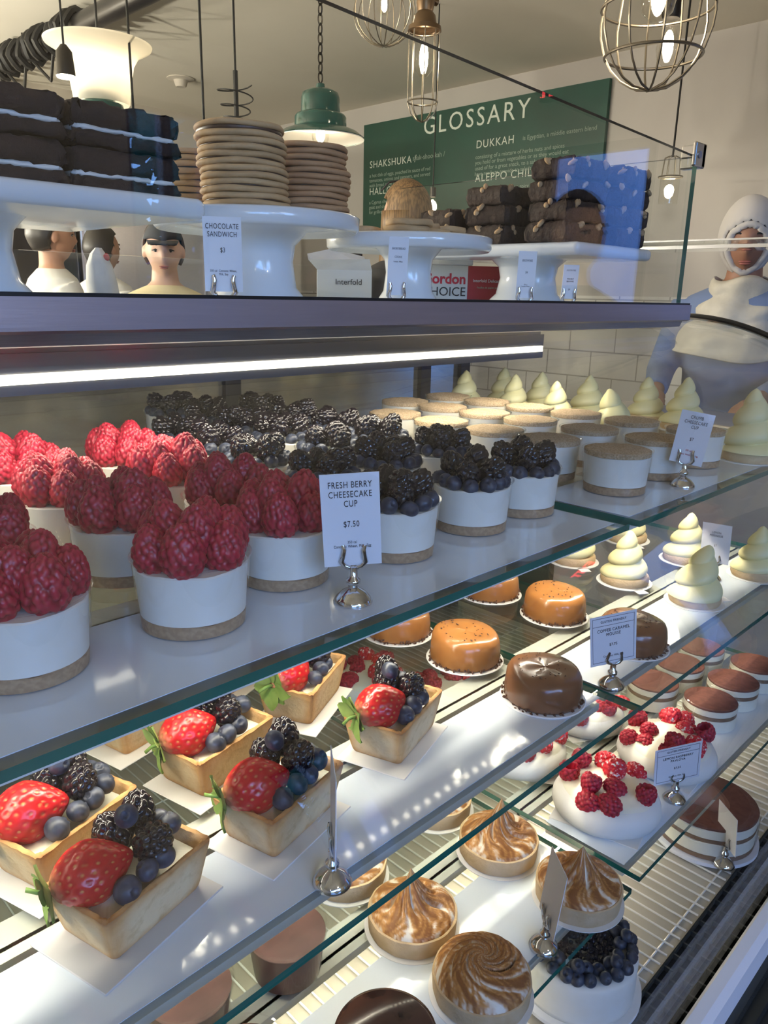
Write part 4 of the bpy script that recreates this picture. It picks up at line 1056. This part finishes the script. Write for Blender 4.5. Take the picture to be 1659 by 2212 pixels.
# cartons, paper, bag
t = thing('paper_carton', 'white and red carton of deli paper behind the cookie stand', 'box', (.985, .777, ZT), -.60)
b = MB(); b.box(-.105, -.012, 0, .02, 0, .052); part('white_half', b, 'carton_white', t, smooth=False, loc=(0, 0, 0))
b = MB(); b.box(-.0119, .076, 0, .02, 0, .052); part('red_half', b, 'carton_red', t, smooth=False, loc=(0, 0, 0))
text('lettering', 'Gordon', .0215, t, (-.050, -.0006, .0315), (PI/2, 0, 0), 'red_print', off=.0006)
text('lettering', 'CHOICE', .019, t, (-.050, -.0006, .0125), (PI/2, 0, 0), 'ink')
text('lettering', 'Interfold Delicatessen Paper', .0064, t, (.033, -.0006, .030), (PI/2, 0, 0), 'card')
text('lettering', 'Feuilles de papier pour delicatessen', .0040, t, (.032, -.0006, .020), (PI/2, 0, 0), 'chalk_dim')
t = thing('paper_stack', 'flat stack of white deli sheets lying on the carton', 'paper', (.985, .806, ZT+.0523), -.60)
b = MB(); b.bevbox(-.085, .010, -.030, -.006, 0, .0135, .001, 1, noise=.0006); part('sheets', b, 'paper', t, smooth=False, loc=(0, 0, 0))
t = thing('paper_carton', 'white torn-open carton half hidden behind the flat cookie stand', 'box', (.835, .925, ZT), -.70)
b = MB(); b.box(-.035, .05, 0, .06, 0, .042); part('body', b, 'carton_white', t, smooth=False, loc=(0, 0, 0))
b = MB(); b.add([(-.035, 0, .042), (.05, 0, .042), (.045, -.018, .058), (-.048, -.022, .055), (-.05, .03, .066), (-.01, .035, .075), (.04, .04, .064)], [(0, 1, 2, 3), (0, 3, 4), (4, 5, 1, 0), (5, 6, 1)]); part('flap', b, 'paper', t, smooth=False, loc=(0, 0, 0))
text('lettering', 'Interfold', .012, t, (.014, -.0006, .024), (PI/2, 0, 0), 'ink')
t = thing('paper_bag', 'white rolled paper bag with a red mark held up beside the dark-haired man', 'paper bag', (.765, 1.58, -.0595), .78)
b = MB(); rg = []
for z, wx, wy, sx in ((0, .030, .030, .012), (.03, .034, .032, .010), (.07, .035, .030, .002), (.105, .032, .024, -.006), (.128, .022, .014, -.008), (.140, .010, .004, -.006)):
    rg.append([(sx+wx*math.cos(2*PI*k/24)+.0015*math.sin(5*k), wy*math.sin(2*PI*k/24)+.0015*math.cos(7*k), z) for k in range(24)])
b.loft(rg, 0, True, .0006); part('bag', b, 'paper', t, loc=(0, 0, 0), ang=.6)
b = MB(); b.ball((-.008, -.016, .122), (.012, .005, .008)); part('printed_mark', b, 'red_print', t, loc=(0, 0, 0))

# ------------------------------------------------------------------ lamps
def wires(b, pts, r): b.tube(pts, r, 6)
def cord(b, x, y, z0, r=.0035): b.tube([(x, y, z0), (x, y, ZC-.0005)], r, 6)
def bulb_parts(t, z, r=.03, h=.085, mat='bulb', glass=True, fil=.5):
    if glass:
        b = MB(); b.lathe([(.013, z+h*.5), (.014, z+h*.35), (r*.8, z+h*.12), (r, z-h*.12), (r*.85, z-h*.34), (r*.4, z-h*.47), (0, z-h*.5)], 24); part('bulb_glass', b, 'bulb_glass', t, loc=(0, 0, 0), ang=0)
    b = MB(); b.ball((0, 0, z-.004), (r*fil, r*fil, h*.32), 0, 12, 10); part('filament', b, mat, t, loc=(0, 0, 0), ang=0)
def lamp(name, label, x, y, z): return thing(name, label, 'pendant lamp', (x, y, z), 0)
# green enamel pendant on a chain
gx, gy, gz = 1.866, 2.167, .505
t = lamp('pendant_lamp', 'dark green enamel pendant lamp with a white flared rim on a chain', gx, gy, gz)
b = MB(); b.lathe([(.148, .0), (.150, .004), (.125, .022), (.088, .036), (.0875, .066), (.082, .074), (.066, .080), (.065, .125), (.060, .140), (.040, .150), (.016, .153), (.014, .168), (0, .169)], 48); part('lamp_shade', b, 'enamel_green', t, loc=(0, 0, 0), ang=.8)
b = MB(); b.lathe([(.1485, -.001), (.149, .0025), (.124, .0195), (.086, .033), (.085, .060), (.05, .09), (0, .095)], 48); part('inner_reflector', b, 'enamel_white', t, loc=(0, 0, 0), ang=.8)
bulb_parts(t, .020, .030, .085, 'bulb', True)
b = MB(); z = .170; k = 0
while z < ZC-gz-.03:
    R3 = Matrix.Rotation(PI/2*(k % 2), 3, 'Z'); ring = [R3 @ Vector((.0085*math.cos(a), 0, z+.017+.017*math.sin(a))) for a in np.linspace(0, 2*PI, 13)]
    b.tube(ring, .0026, 5, caps=False); z += .0285; k += 1
b.tube([(0, 0, z-.01), (0, 0, ZC-gz)], .003, 5); part('chain', b, 'iron', t, loc=(0, 0, 0))
# tubular cage pendant
t = lamp('pendant_lamp', 'slim tubular cage pendant lamp with a bare bulb and dark socket', 1.82, 1.662, .625)
b = MB(); b.lathe([(0, .215), (.012, .212), (.024, .195), (.026, .165), (.022, .145), (.030, .135), (.034, .112), (.046, .108), (.048, .096), (.044, .094)], 28); b.tube([(.02, 0, .180), (.040, 0, .180), (.046, 0, .18)], [.006, .006, .011], 8); part('socket', b, 'brass_dark', t, loc=(0, 0, 0), ang=.7)
b = MB()
for k in range(8):
    a = 2*PI*k/8; c, s = math.cos(a), math.sin(a)
    wires(b, [(.042*c, .042*s, .10), (.044*c, .044*s, .03), (.042*c, .042*s, -.09), (.034*c, .034*s, -.115), (.018*c, .018*s, -.132), (0, 0, -.138)], .0016)
b.torus(.043, .0024, -.085, 28, 6); b.torus(.044, .0018, .098, 28, 6); part('wire_cage', b, 'wire_cage', t, loc=(0, 0, 0))
bulb_parts(t, .035, .028, .115, 'bulb', True, .45)
b = MB(); cord(b, 0, 0, .21); b.v = [(x, y, min(z, ZC-.625)) for x, y, z in b.v]; part('cord', b, 'cable', t, loc=(0, 0, 0))
# round cage, near the camera
cx_, cy_, cz_ = 1.846, .969, .622
t = lamp('pendant_lamp', 'large round wire cage lamp with glowing bulbs at the top right', cx_, cy_, cz_)
b = MB(); cr = lambda z: .126*math.sqrt(max(0, 1-(z/.150)**2)) if z < 0 else .126-.02*z/.15
for k in range(10):
    a = 2*PI*k/10; wires(b, [(cr(z)*math.cos(a), cr(z)*math.sin(a), z) for z in (.22, .15, .08, .03, 0, -.03, -.07, -.10, -.125, -.142, -.150)], .0028)
for z in (.10, .02, -.078): b.torus(cr(z)+.001, .0034, z, 40, 7)
part('wire_cage', b, 'wire_cage', t, loc=(0, 0, 0))
b = MB(); b.lathe([(0, .26), (.05, .255), (.105, .225), (.108, .215), (0, .215)], 28); b.lathe([(0, .215), (.022, .215), (.022, .12), (0, .12)], 20); part('socket', b, 'iron', t, loc=(0, 0, 0), ang=.6)
bulb_parts(t, .055, .040, .13, 'bulb', True, .4)
b = MB(); b.tube([(0, 0, .255), (0, 0, ZC-cz_-.0005)], .004, 6); part('cord', b, 'cable', t, loc=(0, 0, 0))
t = lamp('pendant_lamp', 'glowing bulb pendant with a dark socket seen through the round cage', 2.44, 1.235, .745)
b = MB(); b.lathe([(0, .16), (.016, .158), (.028, .14), (.028, .075), (.024, .065), (0, .065)], 24); part('socket', b, 'iron', t, loc=(0, 0, 0), ang=.7)
bulb_parts(t, .0, .034, .125, 'bulb', True, .45)
b = MB(); b.tube([(0, 0, .155), (0, 0, ZC-.745-.0005)], .0035, 6); part('cord', b, 'cable', t, loc=(0, 0, 0))
# globe of thin wires at the top
t = lamp('pendant_lamp', 'globe of thin dark wires hanging at the top centre', 2.011, 2.017, .888)
b = MB()
for k in range(14):
    a = 2*PI*k/14; wires(b, [(.1*math.sin(q)*math.cos(a), .1*math.sin(q)*math.sin(a), .1*math.cos(q)) for q in np.linspace(.15, PI, 12)], .0017)
part('wire_cage', b, 'wire_cage', t, loc=(0, 0, 0))
b = MB(); b.lathe([(0, .13), (.02, .125), (.022, .06), (0, .06)], 20); part('socket', b, 'iron', t, loc=(0, 0, 0), ang=.6)
bulb_parts(t, .025, .024, .07, 'bulb_soft', True, .4)
b = MB(); b.tube([(0, 0, .125), (0, 0, ZC-.888-.0005)], .0035, 6); part('cord', b, 'cable', t, loc=(0, 0, 0))
# small jar lamp on the right, behind the screen
t = lamp('pendant_lamp', 'small caged jar lamp hanging on a long black cord beyond the glass corner', 3.70, 1.79, .525)
b = MB(); b.lathe([(.035, .035), (.045, .03), (.044, -.085), (0, -.087)], 24); part('glass_jar', b, 'bulb_glass', t, loc=(0, 0, 0), ang=.6)
b = MB()
for k in range(8):
    a = 2*PI*k/8; wires(b, [(.014*math.cos(a), .014*math.sin(a), .125), (.036*math.cos(a), .036*math.sin(a), .115), (.043*math.cos(a), .043*math.sin(a), .04)], .002)
b.torus(.053, .004, .034, 24, 6); part('wire_cage', b, 'wire_cage', t, loc=(0, 0, 0))
bulb_parts(t, -.02, .024, .08, 'bulb', False, .9)
b = MB(); b.tube([(0, 0, .12), (0, 0, ZC-.525-.0005)], .005, 6); part('cord', b, 'cable', t, loc=(0, 0, 0))
t = lamp('pendant_lamp', 'small glowing bulb right of the blond woman', 3.02, 2.67, .425)
bulb_parts(t, 0, .030, .085, 'bulb', True, .7)
b = MB(); b.lathe([(0, .085), (.015, .083), (.015, .04), (0, .04)], 16); part('socket', b, 'iron', t, loc=(0, 0, 0), ang=.6)
b = MB(); b.tube([(0, 0, .085), (0, 0, ZC-.425-.0005)], .003, 6); part('cord', b, 'cable', t, loc=(0, 0, 0))
# mirror image of the green pendant, built as an upturned white lamp
t = lamp('pendant_lamp', 'wide white flared lamp shade turned upward at the top left', 1.381, 2.747, .66)
b = MB(); b.lathe([(.175, .135), (.172, .128), (.130, .105), (.112, .075), (.100, .02), (.092, -.045), (.088, -.050)], 48); m_ = 'shade_white'
part('lamp_shade', b, 'shade_white', t, loc=(0, 0, 0), ang=.9)
b = MB(); b.lathe([(0, .01), (.045, .008), (.05, -.02), (.05, -.045), (.075, -.055), (.08, -.085), (.078, -.10), (0, -.10)], 32); part('base', b, 'enamel_green', t, loc=(-.015, -.015, 0), ang=.6)
bulb_parts(t, .085, .03, .08, 'bulb', False, .8)
b = MB(); b.tube([(0, 0, .12), (0, 0, ZC-.66-.0005)], .004, 6); part('cord', b, 'cable', t, loc=(0, 0, 0))
t = lamp('pendant_socket', 'small dark bulb socket on a thin cable at far left under the black pipe', 1.085, 2.365, .592)
b = MB(); b.lathe([(0, .07), (.008, .068), (.022, .05), (.026, 0), (.026, -.012), (0, -.012)], 20); part('socket', b, 'iron', t, loc=(0, 0, 0), ang=.6)
b = MB(); b.lathe([(0, -.016), (.024, -.016), (.026, -.012)], 20); part('glowing_rim', b, 'bulb_soft', t, loc=(0, 0, 0))
b = MB(); b.tube([(0, 0, .07), (0, 0, ZC-.592-.0005)], .003, 6); part('cord', b, 'cable', t, loc=(0, 0, 0))
for nm, lab, (x, y), z0 in (('hanging_cable', 'thin black cable hanging above the square cake stand', (1.415, 2.60), .55), ('hanging_cable', 'thin black cable above the front cookie stack', (1.50, 2.31), .47)):
    b = MB(); b.tube([(x, y, z0), (x, y, ZC-.0005)], .004, 6); o = part(nm, b, 'cable'); tag(o, lab, 'cable')
t = lamp('pendant_lamp', 'thin rod pendant with a loose coil of black wire above the cookies', 1.555, 2.209, .43)
b = MB(); b.tube([(0, 0, -.05), (0, 0, .23)], .0075, 8); b.tube([(0, 0, .22), (0, 0, ZC-.43-.0005)], .0035, 6); part('rod', b, 'cable', t, loc=(0, 0, 0))
b = MB(); P = []
for k in range(120):
    u = k/119; rr_ = .044*(1-u)**1.2+.017; P.append((rr_*math.cos(u*34), rr_*math.sin(u*34), .20-.185*u**.75))
b.tube(P, .0022, 5); part('wire_coil', b, 'cable', t, loc=(0, 0, 0))
for i, (x, y) in enumerate(((.2, -1.3), (-1.2, -.9), (-.4, -1.9), (.45, -2.3), (-.6, 2.8), (.25, 4.2), (.3, 5.2), (-1.6, 3.8))):  # rear bulbs are unseen, added to brighten ceiling; front ones follow reflected glints
    zl = .70 if y < 0 else .35
    t = lamp('pendant_lamp', 'plain bulb pendant outside the frame, seen only in glass reflections', x, y, zl); t['group'] = 'bulb pendants outside the frame'
    bulb_parts(t, 0, .040, .10, 'bulb_front' if y < 0 else 'bulb_back', True, .8); b = MB(); b.tube([(0, 0, .04), (0, 0, ZC-zl-.0005)], .006, 6); part('cord', b, 'cable', t, loc=(0, 0, 0))
t = thing('ceiling_fixture', 'small round recessed fixture on the ceiling', 'ceiling fixture', (2.92, 4.74, ZC-.0005))
b = MB(); b.lathe([(0, -.05), (.03, -.05), (.034, -.045), (.045, -.012), (.085, -.004), (.085, 0)], 28); part('housing', b, 'plaster_dim', t, loc=(0, 0, 0), ang=.6)
# ceiling pipe with cables wound round
t = thing('ceiling_pipe', 'black ceiling pipe wrapped with cables at the top left', 'pipe', (1.895, 0, 1.20))
b = MB(); b.tube([(0, 3.0, 0), (0, Y1-.002, 0)], .048, 16); part('pipe', b, 'appliance_black', t, loc=(0, 0, 0))
b = MB(); r = random.Random(5); P = []
for k in range(300):
    u = k/299; P.append(((.062+.014*math.sin(k*.9))*math.cos(u*120), 3.9+1.65*u, (.062+.014*math.sin(k*1.3))*math.sin(u*120)))
b.tube(P, .017, 6)
for k in range(5):
    y0 = 3.9+k*.35; b.tube([(0, y0, -.06), (.02, y0+.10, -.14-.04*r.random()), (0, y0+.25, -.06)], .008, 6)
part('cables', b, 'cable', t, loc=(0, 0, 0))
b = MB()
for y in (3.3, 4.6): b.tube([(0, y, .04), (0, y, ZC-1.2-.0005)], .01, 8)
part('hanger', b, 'iron', t, loc=(0, 0, 0))
for i, (dx, dy) in enumerate(((.0, 4.35), (.1, 4.15))):
    b = MB(); b.tube([(1.93+dx, dy, ZC-.001), (1.89+dx*.5, dy+.02, 1.285), (1.895, dy+.1, 1.268)], .008, 6); o = part('ceiling_cable', b, 'cable'); tag(o, ('first' if i == 0 else 'second')+' loose black cable running from the ceiling to the pipe', 'cable')

# ------------------------------------------------------------------ back of house
t = thing('wall_oven', 'black appliance behind the dark-haired man at left', 'appliance', (1.70, 4.5, ZF))
b = MB(); b.bevbox(-.42, .35, 0, .6, 0, 1.72, .01, 2); part('body', b, 'appliance_black', t, smooth=False, loc=(0, 0, 0))
b = MB(); b.tube([(-.30, -.02, 1.0), (-.30, -.045, 1.02), (-.30, -.045, 1.48), (-.30, -.02, 1.5)], .012, 8); part('handle', b, 'steel', t, loc=(0, 0, 0))
t = thing('steel_refrigerator', 'brushed steel fridge panel behind the woman in cream', 'refrigerator', (2.52, 4.5, ZF))
b = MB(); b.bevbox(-.45, .46, 0, .65, 0, 1.95, .01, 2); part('body', b, 'steel', t, smooth=False, loc=(0, 0, 0))
b = MB(); b.bevbox(-.43, .44, -.02, -.001, .1, 1.9, .006, 2); d = part('door', b, 'steel', t, smooth=False, loc=(0, 0, 0))
b = MB(); b.tube([(.38, -.021, 1.05), (.38, -.06, 1.07), (.38, -.06, 1.6), (.38, -.021, 1.62)], .011, 8); part('handle', b, 'grey_metal', d, loc=(0, 0, 0))
t = thing('rear_counter', 'steel work counter behind the case carrying the white paper bag', 'counter', (.9, 1.6, ZF))
b = MB(); b.bevbox(-1.4, .75, -.25, .25, 1.21, 1.24, .004, 2); part('worktop', b, 'steel', t, smooth=False, loc=(0, 0, 0))
b = MB(); b.box(-1.35, .70, -.22, .22, 0, 1.21); part('cabinet', b, 'grey_metal', t, smooth=False, loc=(0, 0, 0))
t = thing('glass_ledge', 'glass ledge on steel posts in front of the woman in the white headscarf', 'glass shelf', (0, 0, 0))
b = MB(); b.box(2.0, 2.26, .35, 1.10, .136, .146); part('pane', b, 'shelf_glass', t, smooth=False, loc=(0, 0, 0))
b = MB(); b.box(1.998, 2.004, .35, 1.10, .128, .136); b.box(1.998, 2.004, .35, 1.10, .146, .150); part('edge_rail', b, 'grey_metal', t, smooth=False, loc=(0, 0, 0))
for y in (.40, .60):
    b = MB(); b.tube([(2.13, y, -.30), (2.13, y, .136)], .010, 10); part('post', b, 'steel', t, loc=(0, 0, 0))
t = thing('service_counter', 'low pale counter under the glass ledge beyond the case end', 'counter', (2.13, .72, ZF))
b = MB(); b.bevbox(-.16, .10, -.5, .5, .96, 1.0, .006, 2); part('worktop', b, 'steel', t, smooth=False, loc=(0, 0, 0))
b = MB(); b.box(-.14, .08, -.48, .48, 0, .96); part('cabinet', b, 'plaster', t, smooth=False, loc=(0, 0, 0))

# ------------------------------------------------------------------ people (face local +X)
def head_verts(sc=1.0):
    V, F = ICO[4]; out_ = []
    for x, y, z in V:
        X, Y, Z = x*.096, y*.074, z*.116
        if z < 0: k = 1-.34*(-z)**1.4*(1 if x > -.2 else 1.15); Y *= k; X *= (1-.16*(-z)**2) if x > 0 else (1-.30*(-z))
        if x > 0:
            X = X*(1-.05*abs(y)); 
            X += .017*math.exp(-((y/.17)**2+((z+.10)/.16)**2))*(1 if z < .1 else .6)          # nose
            X += .012*math.exp(-((y/.12)**2+((z+.20)/.07)**2))
            for s in (-1, 1): X -= .010*math.exp(-(((y-s*.42)/.20)**2+((z-.07)/.11)**2))       # eye sockets
            X += .006*math.exp(-((y/.55)**2+((z-.24)/.10)**2))                                    # brow
            X += .007*math.exp(-((y/.28)**2+((z+.50)/.07)**2))                                    # lips
            X += .010*math.exp(-((y/.28)**2+((z+.82)/.15)**2))                                    # chin
        out_.append((X*sc, Y*sc, Z*sc))
    return out_, F
HV, HF = head_verts()
def ell(a, bb, z, cx=0, n=24): return [(cx+a*math.cos(2*PI*k/n), bb*math.sin(2*PI*k/n), z) for k in range(n)]
TORSO = [(.085, .13, .80), (.115, .172, .88), (.118, .170, .96), (.104, .146, 1.07), (.112, .152, 1.18), (.120, .168, 1.28), (.110, .180, 1.36), (.085, .165, 1.415), (.062, .095, 1.445), (.054, .060, 1.475), (.052, .054, 1.53)]
def person(label, loc, face, height, skin, hair, top, arms, bottom='denim', head_yaw=0, head_pitch=0, sleeve=1.0, style='short', apron=None):
    s = height/1.72
    t = thing('person', label, 'person', (loc[0], loc[1], ZF), face); t.scale = (s,)*3
    b = MB(); b.loft([ell(a, bb, z, -.004) for a, bb, z in TORSO], 0, True)
    Rh = Euler((0, head_pitch, head_yaw)).to_matrix(); hc = Vector((.012, 0, 1.60))
    b.add([tuple(Rh @ Vector(p)+hc) for p in HV], HF)
    for sd in (-1, 1):
        b.ball(tuple(Rh @ Vector((-.006, sd*.084, -.004))+hc), (.020, .008, .030), 0, 10, 8, Rh)
        b.tube([(0, sd*.09, .90), (.008, sd*.095, .70), (.016, sd*.098, .50), (-.004, sd*.10, .30), (-.02, sd*.10, .08)], [.088, .074, .054, .052, .036], 14)
        b.ball((.04, sd*.10, .035), (.125, .045, .035), 0, 14, 8)
    for sd, (el, wr) in zip((-1, 1), arms):
        sh = Vector((-.005, sd*.178, 1.385)); el, wr = Vector(el), Vector(wr)
        b.tube([sh, sh.lerp(el, .5), el, el.lerp(wr, .4), wr], [.050, .044, .036, .036, .025], 12)
        d = (wr-el).normalized(); side = d.cross(Vector((0, 0, 1))); side = side.normalized() if side.length > .1 else Vector((0, 1, 0)); nrm = side.cross(d)
        Q = Matrix((d, side, nrm)).transposed()
        b.ball(tuple(wr+d*.045), (.050, .036, .016), 0, 12, 8, Q)
        for f, (oy, L) in enumerate(((-.026, .062), (-.009, .072), (.009, .068), (.025, .054))):
            p0 = wr+Q @ Vector((.075, oy, 0)); b.tube([p0, p0+Q @ Vector((L*.45, oy*.1, -.008)), p0+Q @ Vector((L*.8, oy*.1, -.026)), p0+Q @ Vector((L*.85, oy*.1, -.040))], [.0098, .0092, .0085, .007], 8)
        p0 = wr+Q @ Vector((.025, -sd*.030, -.004)); b.tube([p0, p0+Q @ Vector((.025, -sd*.022, -.012)), p0+Q @ Vector((.055, -sd*.020, -.024))], [.012, .010, .008], 8)
    o = part('body', b, skin, t, loc=(0, 0, 0), ang=0)
    m = o.modifiers.new('join', 'REMESH'); m.mode = 'VOXEL'; m.voxel_size = .0075; m.use_smooth_shade = True
    m = o.modifiers.new('soften', 'SMOOTH'); m.iterations = 3; m.factor = .5
    # clothing
    b = MB(); b.loft([ell(a+.014, bb+.014, z, -.004) for a, bb, z in TORSO[1:8]]+[ell(.070, .10, 1.45, -.004), ell(.062, .068, 1.462, -.004)], 0, True)
    for sd, (el, wr) in zip((-1, 1), arms):
        sh = Vector((-.005, sd*.172, 1.385)); el, wr = Vector(el), Vector(wr); e = el.lerp(wr, .88) if sleeve > 1 else sh.lerp(el, .75*sleeve)
        b.tube([sh, sh.lerp(el, .5), el, e] if sleeve > 1 else [sh, sh.lerp(e, .6), e], [.064, .057, .050, .038] if sleeve > 1 else [.064, .058, .054], 14)
    o = part('shirt', b, top, t, loc=(0, 0, 0), ang=0)
    m = o.modifiers.new('join', 'REMESH'); m.mode = 'VOXEL'; m.voxel_size = .009; m.use_smooth_shade = True
    m = o.modifiers.new('soften', 'SMOOTH'); m.iterations = 4; m.factor = .5
    b = MB(); b.loft([ell(.112, .160, .83, -.004), ell(.130, .187, .90, -.004), ell(.126, .178, 1.0, -.004)], 0, True)
    for sd in (-1, 1): b.tube([(0, sd*.09, .90), (.008, sd*.095, .70), (.016, sd*.098, .50), (-.004, sd*.10, .30), (-.02, sd*.10, .07)], [.10, .088, .070, .066, .060], 14)
    part('trousers', b, bottom, t, loc=(0, 0, 0), ang=0)
    if apron:
        b = MB(); rows = []
        for z, a, wd in ((1.30, .140, .11), (1.15, .135, .15), (1.0, .142, .19), (.85, .146, .20), (.60, .135, .20)): rows.append([(a*math.cos(q*1.1), wd*math.sin(q*1.1)/.89, z) for q in np.linspace(-1, 1, 13)])
        b.loft(rows, 0, False, closed=False); part('apron', b, apron, t, loc=(0, 0, 0), ang=0)
    # face details
    hd = lambda p: tuple(Rh @ Vector(p)+hc)
    for sd in (-1, 1):
        b = MB(); b.ball(hd((.0755, sd*.031, .009)), (.0085, .0115, .0042), 0, 12, 8, Rh); b.ball(hd((.0830, sd*.031, .008)), (.0022, .0052, .0042), 1, 10, 8, Rh); b.tube([hd((.079, sd*.018, .011)), hd((.0855, sd*.031, .0155)), hd((.076, sd*.046, .010))], [.002, .003, .002], 6, 1)
        part('eye', b, ['eye_white', 'hair_black'], t, loc=(0, 0, 0), ang=0)
        b = MB(); b.tube([hd((.084, sd*.016, .031)), hd((.086, sd*.032, .036)), hd((.072, sd*.050, .031))], [.0026, .0036, .002], 6); part('eyebrow', b, hair if hair != 'hair_blond' else 'hair_brown', t, loc=(0, 0, 0), ang=0)
    b = MB(); b.ball(hd((.0900, 0, -.0535)), (.0065, .021, .0036), 0, 12, 6, Rh); b.ball(hd((.0885, 0, -.0605)), (.0065, .018, .0042), 0, 12, 6, Rh); part('lips', b, 'lip', t, loc=(0, 0, 0), ang=0)
    # hair or scarf
    def cap(k, keep, extra=None, mat=hair, nm='hair'):
        V, F = ICO[4]; keepv = [keep(*v) for v in V]
        b = MB(); b.add([hd((p[0]*k-.006+(0 if p[0] < 0 else -.006), p[1]*(k+.03), p[2]*k+.004)) for p in HV], [f for f in F if all(keepv[i] for i in f)])
        if extra: extra(b)
        o = part(nm, b, mat, t, loc=(0, 0, 0), ang=0)
        m = o.modifiers.new('thick', 'SOLIDIFY'); m.thickness = .012 if nm != 'cap' else .006; m.offset = 1
        return o
    if style == 'short': cap(1.05, lambda x, y, z: z > .42+.25*x or (x < -.15 and z > -.55) or (x < .12 and z > .05))
    if style == 'bob': cap(1.07, lambda x, y, z: z > .50+.1*x or (x < .05 and z > -.8))
    if style == 'cap':
        cap(1.05, lambda x, y, z: (x < .05 and z > -.5))
        cap(1.09, lambda x, y, z: z > .34, lambda b: b.loft([[hd((.09+q, yy*(1-q*2), .052-q*.15)) for yy in np.linspace(-.065, .065, 9)] for q in (0, .03, .06)], 0, False, closed=False), 'cloth_dark', 'cap')
    if style == 'long':
        def ex(b):
            rows = []
            for q in range(9):
                u = q/8; rows.append([hd((-.012-.088*math.cos(a)*(1+.08*u)+.012*u, .094*math.sin(a)*(1+.05*u), .02-.27*u)) for a in np.linspace(-1.75, 1.75, 25)])
            b.loft(rows, 0, False, closed=False)
        cap(1.07, lambda x, y, z: z > .40+.2*x or (x < .1 and z > -.4), ex)
        b = MB(); b.tube([hd((.045, -.078, .095)), hd((.02, -.06, .124)), hd((.02, 0, .134)), hd((.02, .06, .124)), hd((.045, .078, .095))], .004, 6); part('hair_clip', b, 'ink', t, loc=(0, 0, 0), ang=0)
    if style == 'scarf':
        cap(1.10, lambda x, y, z: not (x > .30 and (y/.74)**2+((z+.16)/.62)**2 < 1), None, 'hijab_cloth', 'headscarf')
        V4 = ICO[4][0]; rim = []
        for q in np.linspace(0, 2*PI, 49):
            dy, dz = .74*math.cos(q), -.16+.62*math.sin(q); dv = np.array((math.sqrt(max(.05, 1-dy*dy-dz*dz)), dy, dz)); dv /= np.linalg.norm(dv)
            wt = np.exp(-((V4-dv)**2).sum(1)/.004); p = (np.array(HV)*wt[:, None]).sum(0)/wt.sum(); rim.append(hd((p[0]*1.10-.009, p[1]*1.13, p[2]*1.10+.004)))
        b = MB(); b.tube(rim, .0115, 10, caps=False); part('scarf_hem', b, 'hijab_cloth', t, loc=(0, 0, 0), ang=0)
        b = MB(); rows = []
        for i in range(22):
            u = i/21; a = .072+.080*u+.010*math.sin(u*19); w2 = .080+.120*u+.008*math.sin(u*17+1)
            rows.append([((.014+a*math.cos(q)+.03*u*max(0, math.cos(q)))*(1+.035*math.sin(7*q+u*5)), w2*math.sin(q)*(1+.03*math.sin(5*q+u*8)), 1.472-.22*u-.045*u*max(0, math.cos(q))+.010*math.sin(3*q+9*u)) for q in np.linspace(0, 2*PI, 72, endpoint=False)])
        b.loft(rows, 0, False); o = part('neck_scarf', b, 'scarf', t, loc=(0, 0, 0), ang=0); m = o.modifiers.new('thick', 'SOLIDIFY'); m.thickness = .006
    return t
DOWN = (((.0, -.225, 1.12), (.03, -.23, .88)), ((.0, .225, 1.12), (.03, .23, .88)))
HOLDP = (((.03, -.215, 1.14), (.24, -.07, 1.17)), ((.03, .215, 1.14), (.24, .07, 1.17)))
REACH = (((.08, -.22, 1.15), (.28, -.16, 1.10)), ((.08, .22, 1.15), (.28, .16, 1.10)))
person('person in a white headscarf, cream scarf and blue top looking down behind the ledge', (2.62, .985), PI+.12, 1.60, 'skin_c', 'hair_black', 'cloth_blue', REACH, head_yaw=.25, head_pitch=.22, sleeve=2, style='scarf')
person('person with short black hair and white shirt, turned away in profile at left', (1.50, 3.56), -.10, 1.63, 'skin_a', 'hair_black', 'cloth_white', REACH, head_yaw=-.12, sleeve=1, style='short', apron='cloth_teal')
person('person in a dark cap and cream top facing the camera, hands together', (1.655, 2.87), -2.12, 1.555, 'skin_b', 'hair_brown', 'cloth_cream', HOLDP, head_pitch=.12, sleeve=2, style='cap')
person('person with long blond hair seen from behind beside the glossary board', (2.19, 2.06), 1.42, 1.69, 'skin_b', 'hair_blond', 'cloth_dark', DOWN, sleeve=2, style='long')
person('person with dark hair mostly hidden behind the white paper bag', (1.90, 3.90), .3, 1.60, 'skin_a', 'hair_black', 'cloth_white', DOWN, sleeve=1, style='short')
person('person in white partly hidden behind the chocolate sandwich tag', (2.06, 2.86), -2.4, 1.58, 'skin_a', 'hair_brown', 'cloth_white', DOWN, sleeve=2, style='bob')
person('person in dark clothes in front of the case, a silhouette reflected in the upper glass', (2.0, -.26), 1.9, 1.575, 'skin_b', 'hair_black', 'cloth_dark', DOWN, sleeve=2, style='bob')
t = thing('paper_napkin', 'small white napkin in the hands of the person in cream', 'napkin', (1.475, 2.60, -.145), .4)
b = MB(); b.add([(-.05, -.03, 0), (.05, -.035, .01), (.06, .03, .035), (-.03, .04, .05), (0, 0, .06)], [(0, 1, 4), (1, 2, 4), (2, 3, 4), (3, 0, 4)]); part('sheet', b, 'paper', t, smooth=False, loc=(0, 0, 0))

# lettering becomes plain mesh objects
bpy.context.view_layer.update()
dg = bpy.context.evaluated_depsgraph_get()
for o in [o for o in SC.objects if o.type == 'FONT']:
    me = bpy.data.meshes.new_from_object(o.evaluated_get(dg)); nm = o.name
    n = bpy.data.objects.new(nm, me); COL.objects.link(n); n.parent = o.parent; n.location = o.location; n.rotation_euler = o.rotation_euler; n.scale = o.scale
    if not me.materials: me.materials.append(o.data.materials[0])
    bpy.data.objects.remove(o)
    n.name = nm
